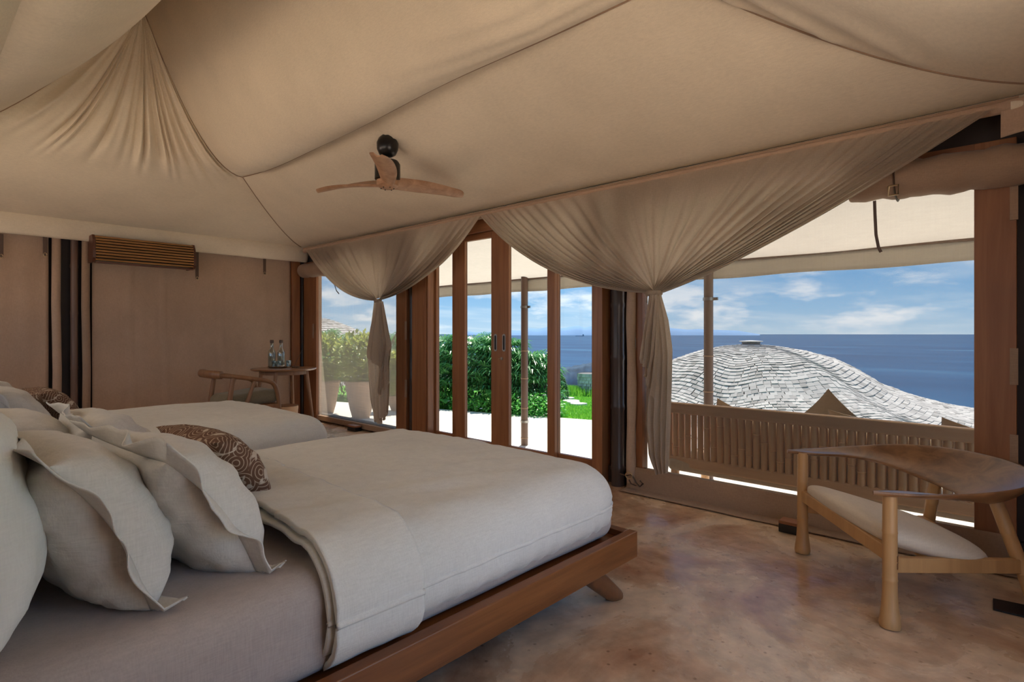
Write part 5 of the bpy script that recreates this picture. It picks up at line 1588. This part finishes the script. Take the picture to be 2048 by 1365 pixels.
for r, ph, cnt, row in sh:
    p = dome_p(r, ph); pi_ = dome_p(max(0.02, r - 0.25), ph)
    tx = (dome_p(r, ph + 0.01) - dome_p(r, ph - 0.01)).normalized()
    dn = (pi_ - p).normalized(); n = tx.cross(dn).normalized()
    if n.z < 0: n = -n
    w = 2 * math.pi * r / cnt * rnd.uniform(0.90, 0.985); L = 0.24
    ro = rnd.gauss(0, 0.02)
    tx = (tx + dn * ro).normalized()
    lift = rnd.uniform(0.022, 0.040)
    yv = (dn * L - n * lift)
    mat_ = Matrix(((tx.x * w, yv.x, n.x * 0.022, p.x + n.x * lift), (tx.y * w, yv.y, n.y * 0.022, p.y + n.y * lift), (tx.z * w, yv.z, n.z * 0.022, p.z + n.z * lift), (0, 0, 0, 1)))
    px, py, d = proj(p)
    vis = 1350 < px < 1945 and py < 795 + (px - 1340) * 0.098 and d < 21.5 and n.dot(CAM - p) > 0
    items.append((not vis, d, mat_))
items.sort(key=lambda q: (q[0], q[1]))
rest = MB()
for i, (hid, d, m_) in enumerate(items):
    if i < 300 and not hid:
        o = bpy.data.objects.new('shingle', me_sh); COL.objects.link(o); o.parent = dm
        o.matrix_local = Matrix.Translation(-ORG[dm.name]) @ m_
    else:
        rest.add([m_ @ Vector(b) for b in base], bf_)
ro_ = rest.build('shingles', 'shingle', dm, smooth=False); ro_['kind'] = 'stuff'
vn_ = MB().lathe(DC, [(0.0, 0.02), (0.30, 0.0), (0.33, 0.10), (0.0, 0.10)], 20).build('vent_neck', 'shell', dm)
MB().lathe(DC + Vector((0, 0, 0.105)), [(0.0, 0.0), (0.40, 0.01), (0.42, 0.035), (0.0, 0.06)], 24).build('vent_cap', 'stone', vn_)

# second dome far behind the potted shrubs
D2 = at_d(600, 632, 30.0)
d2 = thing('dome_roof', D2 + Vector((0, 0, -3.2)), 'hazy shingled dome roof behind the potted shrubs', 'roof')
MB().grid(lambda u, v: D2 + Vector((9 * v * math.cos(2 * math.pi * u), 9 * v * math.sin(2 * math.pi * u), -3.2 * (0.5 - 0.5 * math.cos(math.pi * v)) - 0.02)), 64, 20, close_u=True).build('roof_shell', 'shell', d2)
h2 = MB()
for j in range(40):
    rr = 0.3 + j * 0.215; cnt = max(8, int(2 * math.pi * rr / 0.3))
    for k in range(cnt):
        a = 2 * math.pi * (k + 0.5 * (j % 2)) / cnt
        if math.cos(a - math.atan2(-D2.y, -D2.x)) < -0.3: continue
        def q2(r_, a_): 
            v = r_ / 9; return D2 + Vector((r_ * math.cos(a_), r_ * math.sin(a_), -3.2 * (0.5 - 0.5 * math.cos(math.pi * v))))
        w = math.pi / cnt * 0.94
        h2.add([q2(rr, a - w) + Vector((0, 0, .05)), q2(rr, a + w) + Vector((0, 0, .05)), q2(rr - 0.24, a + w) + Vector((0, 0, .02)), q2(rr - 0.24, a - w) + Vector((0, 0, .02))], [(0, 1, 2, 3)])
o_ = h2.build('shingles', 'shingle', d2, smooth=False); o_['kind'] = 'stuff'
# small shingled roof beyond the lawn
r = ray(1186, HZ); D = 20.5; SC = Vector((r.x * D, r.y * D, ground(r.x * D, r.y * D) - 0.1))
sm = thing('shingled_hut_roof', SC, 'small curved shingled roof at the far edge of the lawn', 'roof')
def hut(u, v):
    a = 2 * math.pi * u; rr = 0.62 * (1 - 0.10 * v) + 0.12 * (1 - v) * math.sin(a * 2); return SC + Vector((rr * math.cos(a), rr * math.sin(a), 0.95 * v))
hm = MB().grid(hut, 30, 8, close_u=True); nn_ = len(hm.v); hm.f.append(tuple(range(nn_ - 30, nn_))); hm.build('hut_shell', 'shell', sm)
hs = MB()
for j in range(9):
    for k in range(26):
        u = (k + (j % 2) * 0.5) / 26; v = j / 9
        p, q, tq = hut(u, v), hut(u, v + 0.13), (hut(u + .005, v) - hut(u - .005, v)).normalized()
        n = tq.cross(q - p).normalized()
        hs.add([p - tq * .07 + n * .03, p + tq * .07 + n * .03, q + tq * .07 + n * .01, q - tq * .07 + n * .01, p - tq * .07 + n * .01, p + tq * .07 + n * .01], [(0, 1, 2, 3), (4, 5, 1, 0)])
h_ = hs.build('shingles', 'shingle', sm, smooth=False); h_['kind'] = 'stuff'
for i, (px, D, n, lab) in enumerate(((1140, 21.5, 1400, 'low green hedge along the far lawn edge'), (1165, 21.8, 1200, 'low green hedge behind the small shingled roof'))):
    r = ray(px, HZ); x, y = r.x * D, r.y * D
    flower_shrub((x, y, ground(x, y)), 0.75, 0.38, n, 0, lab, 80 + i, 'grass') if False else None
# grassy hedge strip
def hedge(px, D, lab, seed):
    rnd = random.Random(seed); r = ray(px, HZ); c = Vector((r.x * D, r.y * D, 0)); c.z = ground(c.x, c.y)
    m = MB()
    for k in range(1600):
        x = c.x + rnd.gauss(0, .35); y = c.y + rnd.gauss(0, .35); z = ground(x, y); h = rnd.uniform(.2, .42)
        a = rnd.uniform(0, 6.28); w = .018
        m.add([(x - w * math.cos(a), y - w * math.sin(a), z), (x + w * math.cos(a), y + w * math.sin(a), z), (x + rnd.gauss(0, .08), y + rnd.gauss(0, .08), z + h)], [(0, 1, 2)])
    t = tag(m.build('grass_clump', 'grass', smooth=False), lab, 'plant', 'tall grass at the lawn edge')
for i, px in enumerate((1118, 1140, 1160, 1178)):
    hedge(px, 20.5, ('tall grass clump at the lawn edge nearest the palms', 'tall grass clump at the lawn edge below the headland', 'tall grass clump just left of the small shingled roof', 'tall grass clump behind the small shingled roof')[i], 90 + i)
# small rounded shrub-covered roof behind the palm end
r = ray(1098, HZ); D = 17.0; c = Vector((r.x * D, r.y * D, ground(r.x * D, r.y * D)))
rnd = random.Random(5); m = MB()
for k in range(2600):
    v = Vector((rnd.gauss(0, 1), rnd.gauss(0, 1), abs(rnd.gauss(0, 1)))).normalized()
    p = c + Vector((v.x * .55, v.y * .55, v.z * 0.95)); d = (v + Vector((rnd.gauss(0, .5), rnd.gauss(0, .5), rnd.gauss(0, .5)))).normalized()
    s_ = d.cross(Vector((0, 0, 1))).normalized() * .025
    m.add([p, p + d * .05 + s_, p + d * .1, p + d * .05 - s_], [(0, 1, 2, 3)])
t = thing('round_shrub', c, 'rounded green shrub beyond the end of the palms', 'shrub')
f = m.build('foliage', 'dark_leaf', t, smooth=False); f['kind'] = 'stuff'
MB().tube([c, c + Vector((0, 0, .5))], [.05, .03], 8).build('stem', 'stem', t)

# ------------------------------------------------------------------ headland, far hills, ship
def land(name, pts, D, depth, zb, mat, label, cat, amp, seed, split=None):
    """ridge given as (px, py) silhouette, standing on the sea at distance D"""
    t = thing(name, at_d(pts[len(pts) // 2][0], HZ, D) * 1.0 - Vector((0, 0, 60 + CAMH)), label, cat)
    n = 90
    xs = [p[0] for p in pts]; ys = [p[1] for p in pts]
    def fn(u, v):
        px = lerp(xs[0], xs[-1], u)
        py = float(np.interp(px, xs, ys))
        top = at_d(px, py, D).z
        r = ray(px, HZ); k = math.sin(math.pi * v)
        dd = D + depth * (v - 0.5)
        # steep seaward face
        prof = min(1, (v / 0.18) ** 0.5) if v < 0.5 else (1 - ((v - 0.5) / 0.5) ** 2)
        rough = 1 + amp * nz((px * 0.13, v * 6, seed))
        z = zb + (top - zb) * prof * rough * (0.985)
        return Vector((r.x * dd, r.y * dd, max(z, zb)))
    MB().grid(fn, n, 26).build('landmass', mat, t)
    return t
land('headland', [(1118, 768), (1124, 738), (1140, 733), (1160, 730), (1180, 726), (1200, 722), (1240, 716), (1262, 740), (1270, 768)], 690, 160, -60.5, 'cliff', 'dark rocky headland with scrubby top rising from the sea', 'headland', 0.10, 2)
land('mountain_range', [(1000, 667), (1024, 661), (1040, 662), (1055, 657), (1075, 659), (1095, 655), (1110, 654), (1122, 657), (1140, 655), (1155, 652), (1170, 656), (1190, 652), (1215, 650), (1250, 655), (1290, 653), (1330, 656), (1350, 658), (1375, 660), (1400, 659), (1440, 661), (1475, 662), (1500, 666), (1520, 669)], 24000, 6000, -60, 'mountain', 'long blue mountain range on the horizon', 'mountain', 0.05, 3)
land('far_island', [(900, 668), (930, 665), (938, 663), (950, 665), (985, 664), (1005, 667), (1020, 669)], 30000, 4000, -60, 'mountain', 'faint low blue island on the horizon behind the palms', 'island', 0.05, 6)
p = on_z(1160, 673.5, -60)
p = at_d(1160, 673, 61.2 / 5.0 * FPX)
shp = thing('ship', Vector((p.x, p.y, -60.5)), 'tiny grey cargo ship on the horizon', 'ship')
s_ = 13700 / FPX
L = 18 * s_; rg = Vector((ST, -CT, 0)); fw_ = Vector((CT, ST, 0))
c = Vector((p.x, p.y, -60))
MB().prism([c - rg * L / 2 - Vector((0, 0, 1)), c + rg * L * .45 - Vector((0, 0, 1)), c + rg * L / 2 + Vector((0, 0, 14)), c - rg * L / 2 + Vector((0, 0, 12))], fw_ * 30).build('hull', 'ship', shp, smooth=False)
MB().prism([c + rg * L * .30 + Vector((0, 0, 12)), c + rg * L * .42 + Vector((0, 0, 12)), c + rg * L * .42 + Vector((0, 0, 48)), c + rg * L * .30 + Vector((0, 0, 48))], fw_ * 26).build('deckhouse', 'ship', shp, smooth=False)
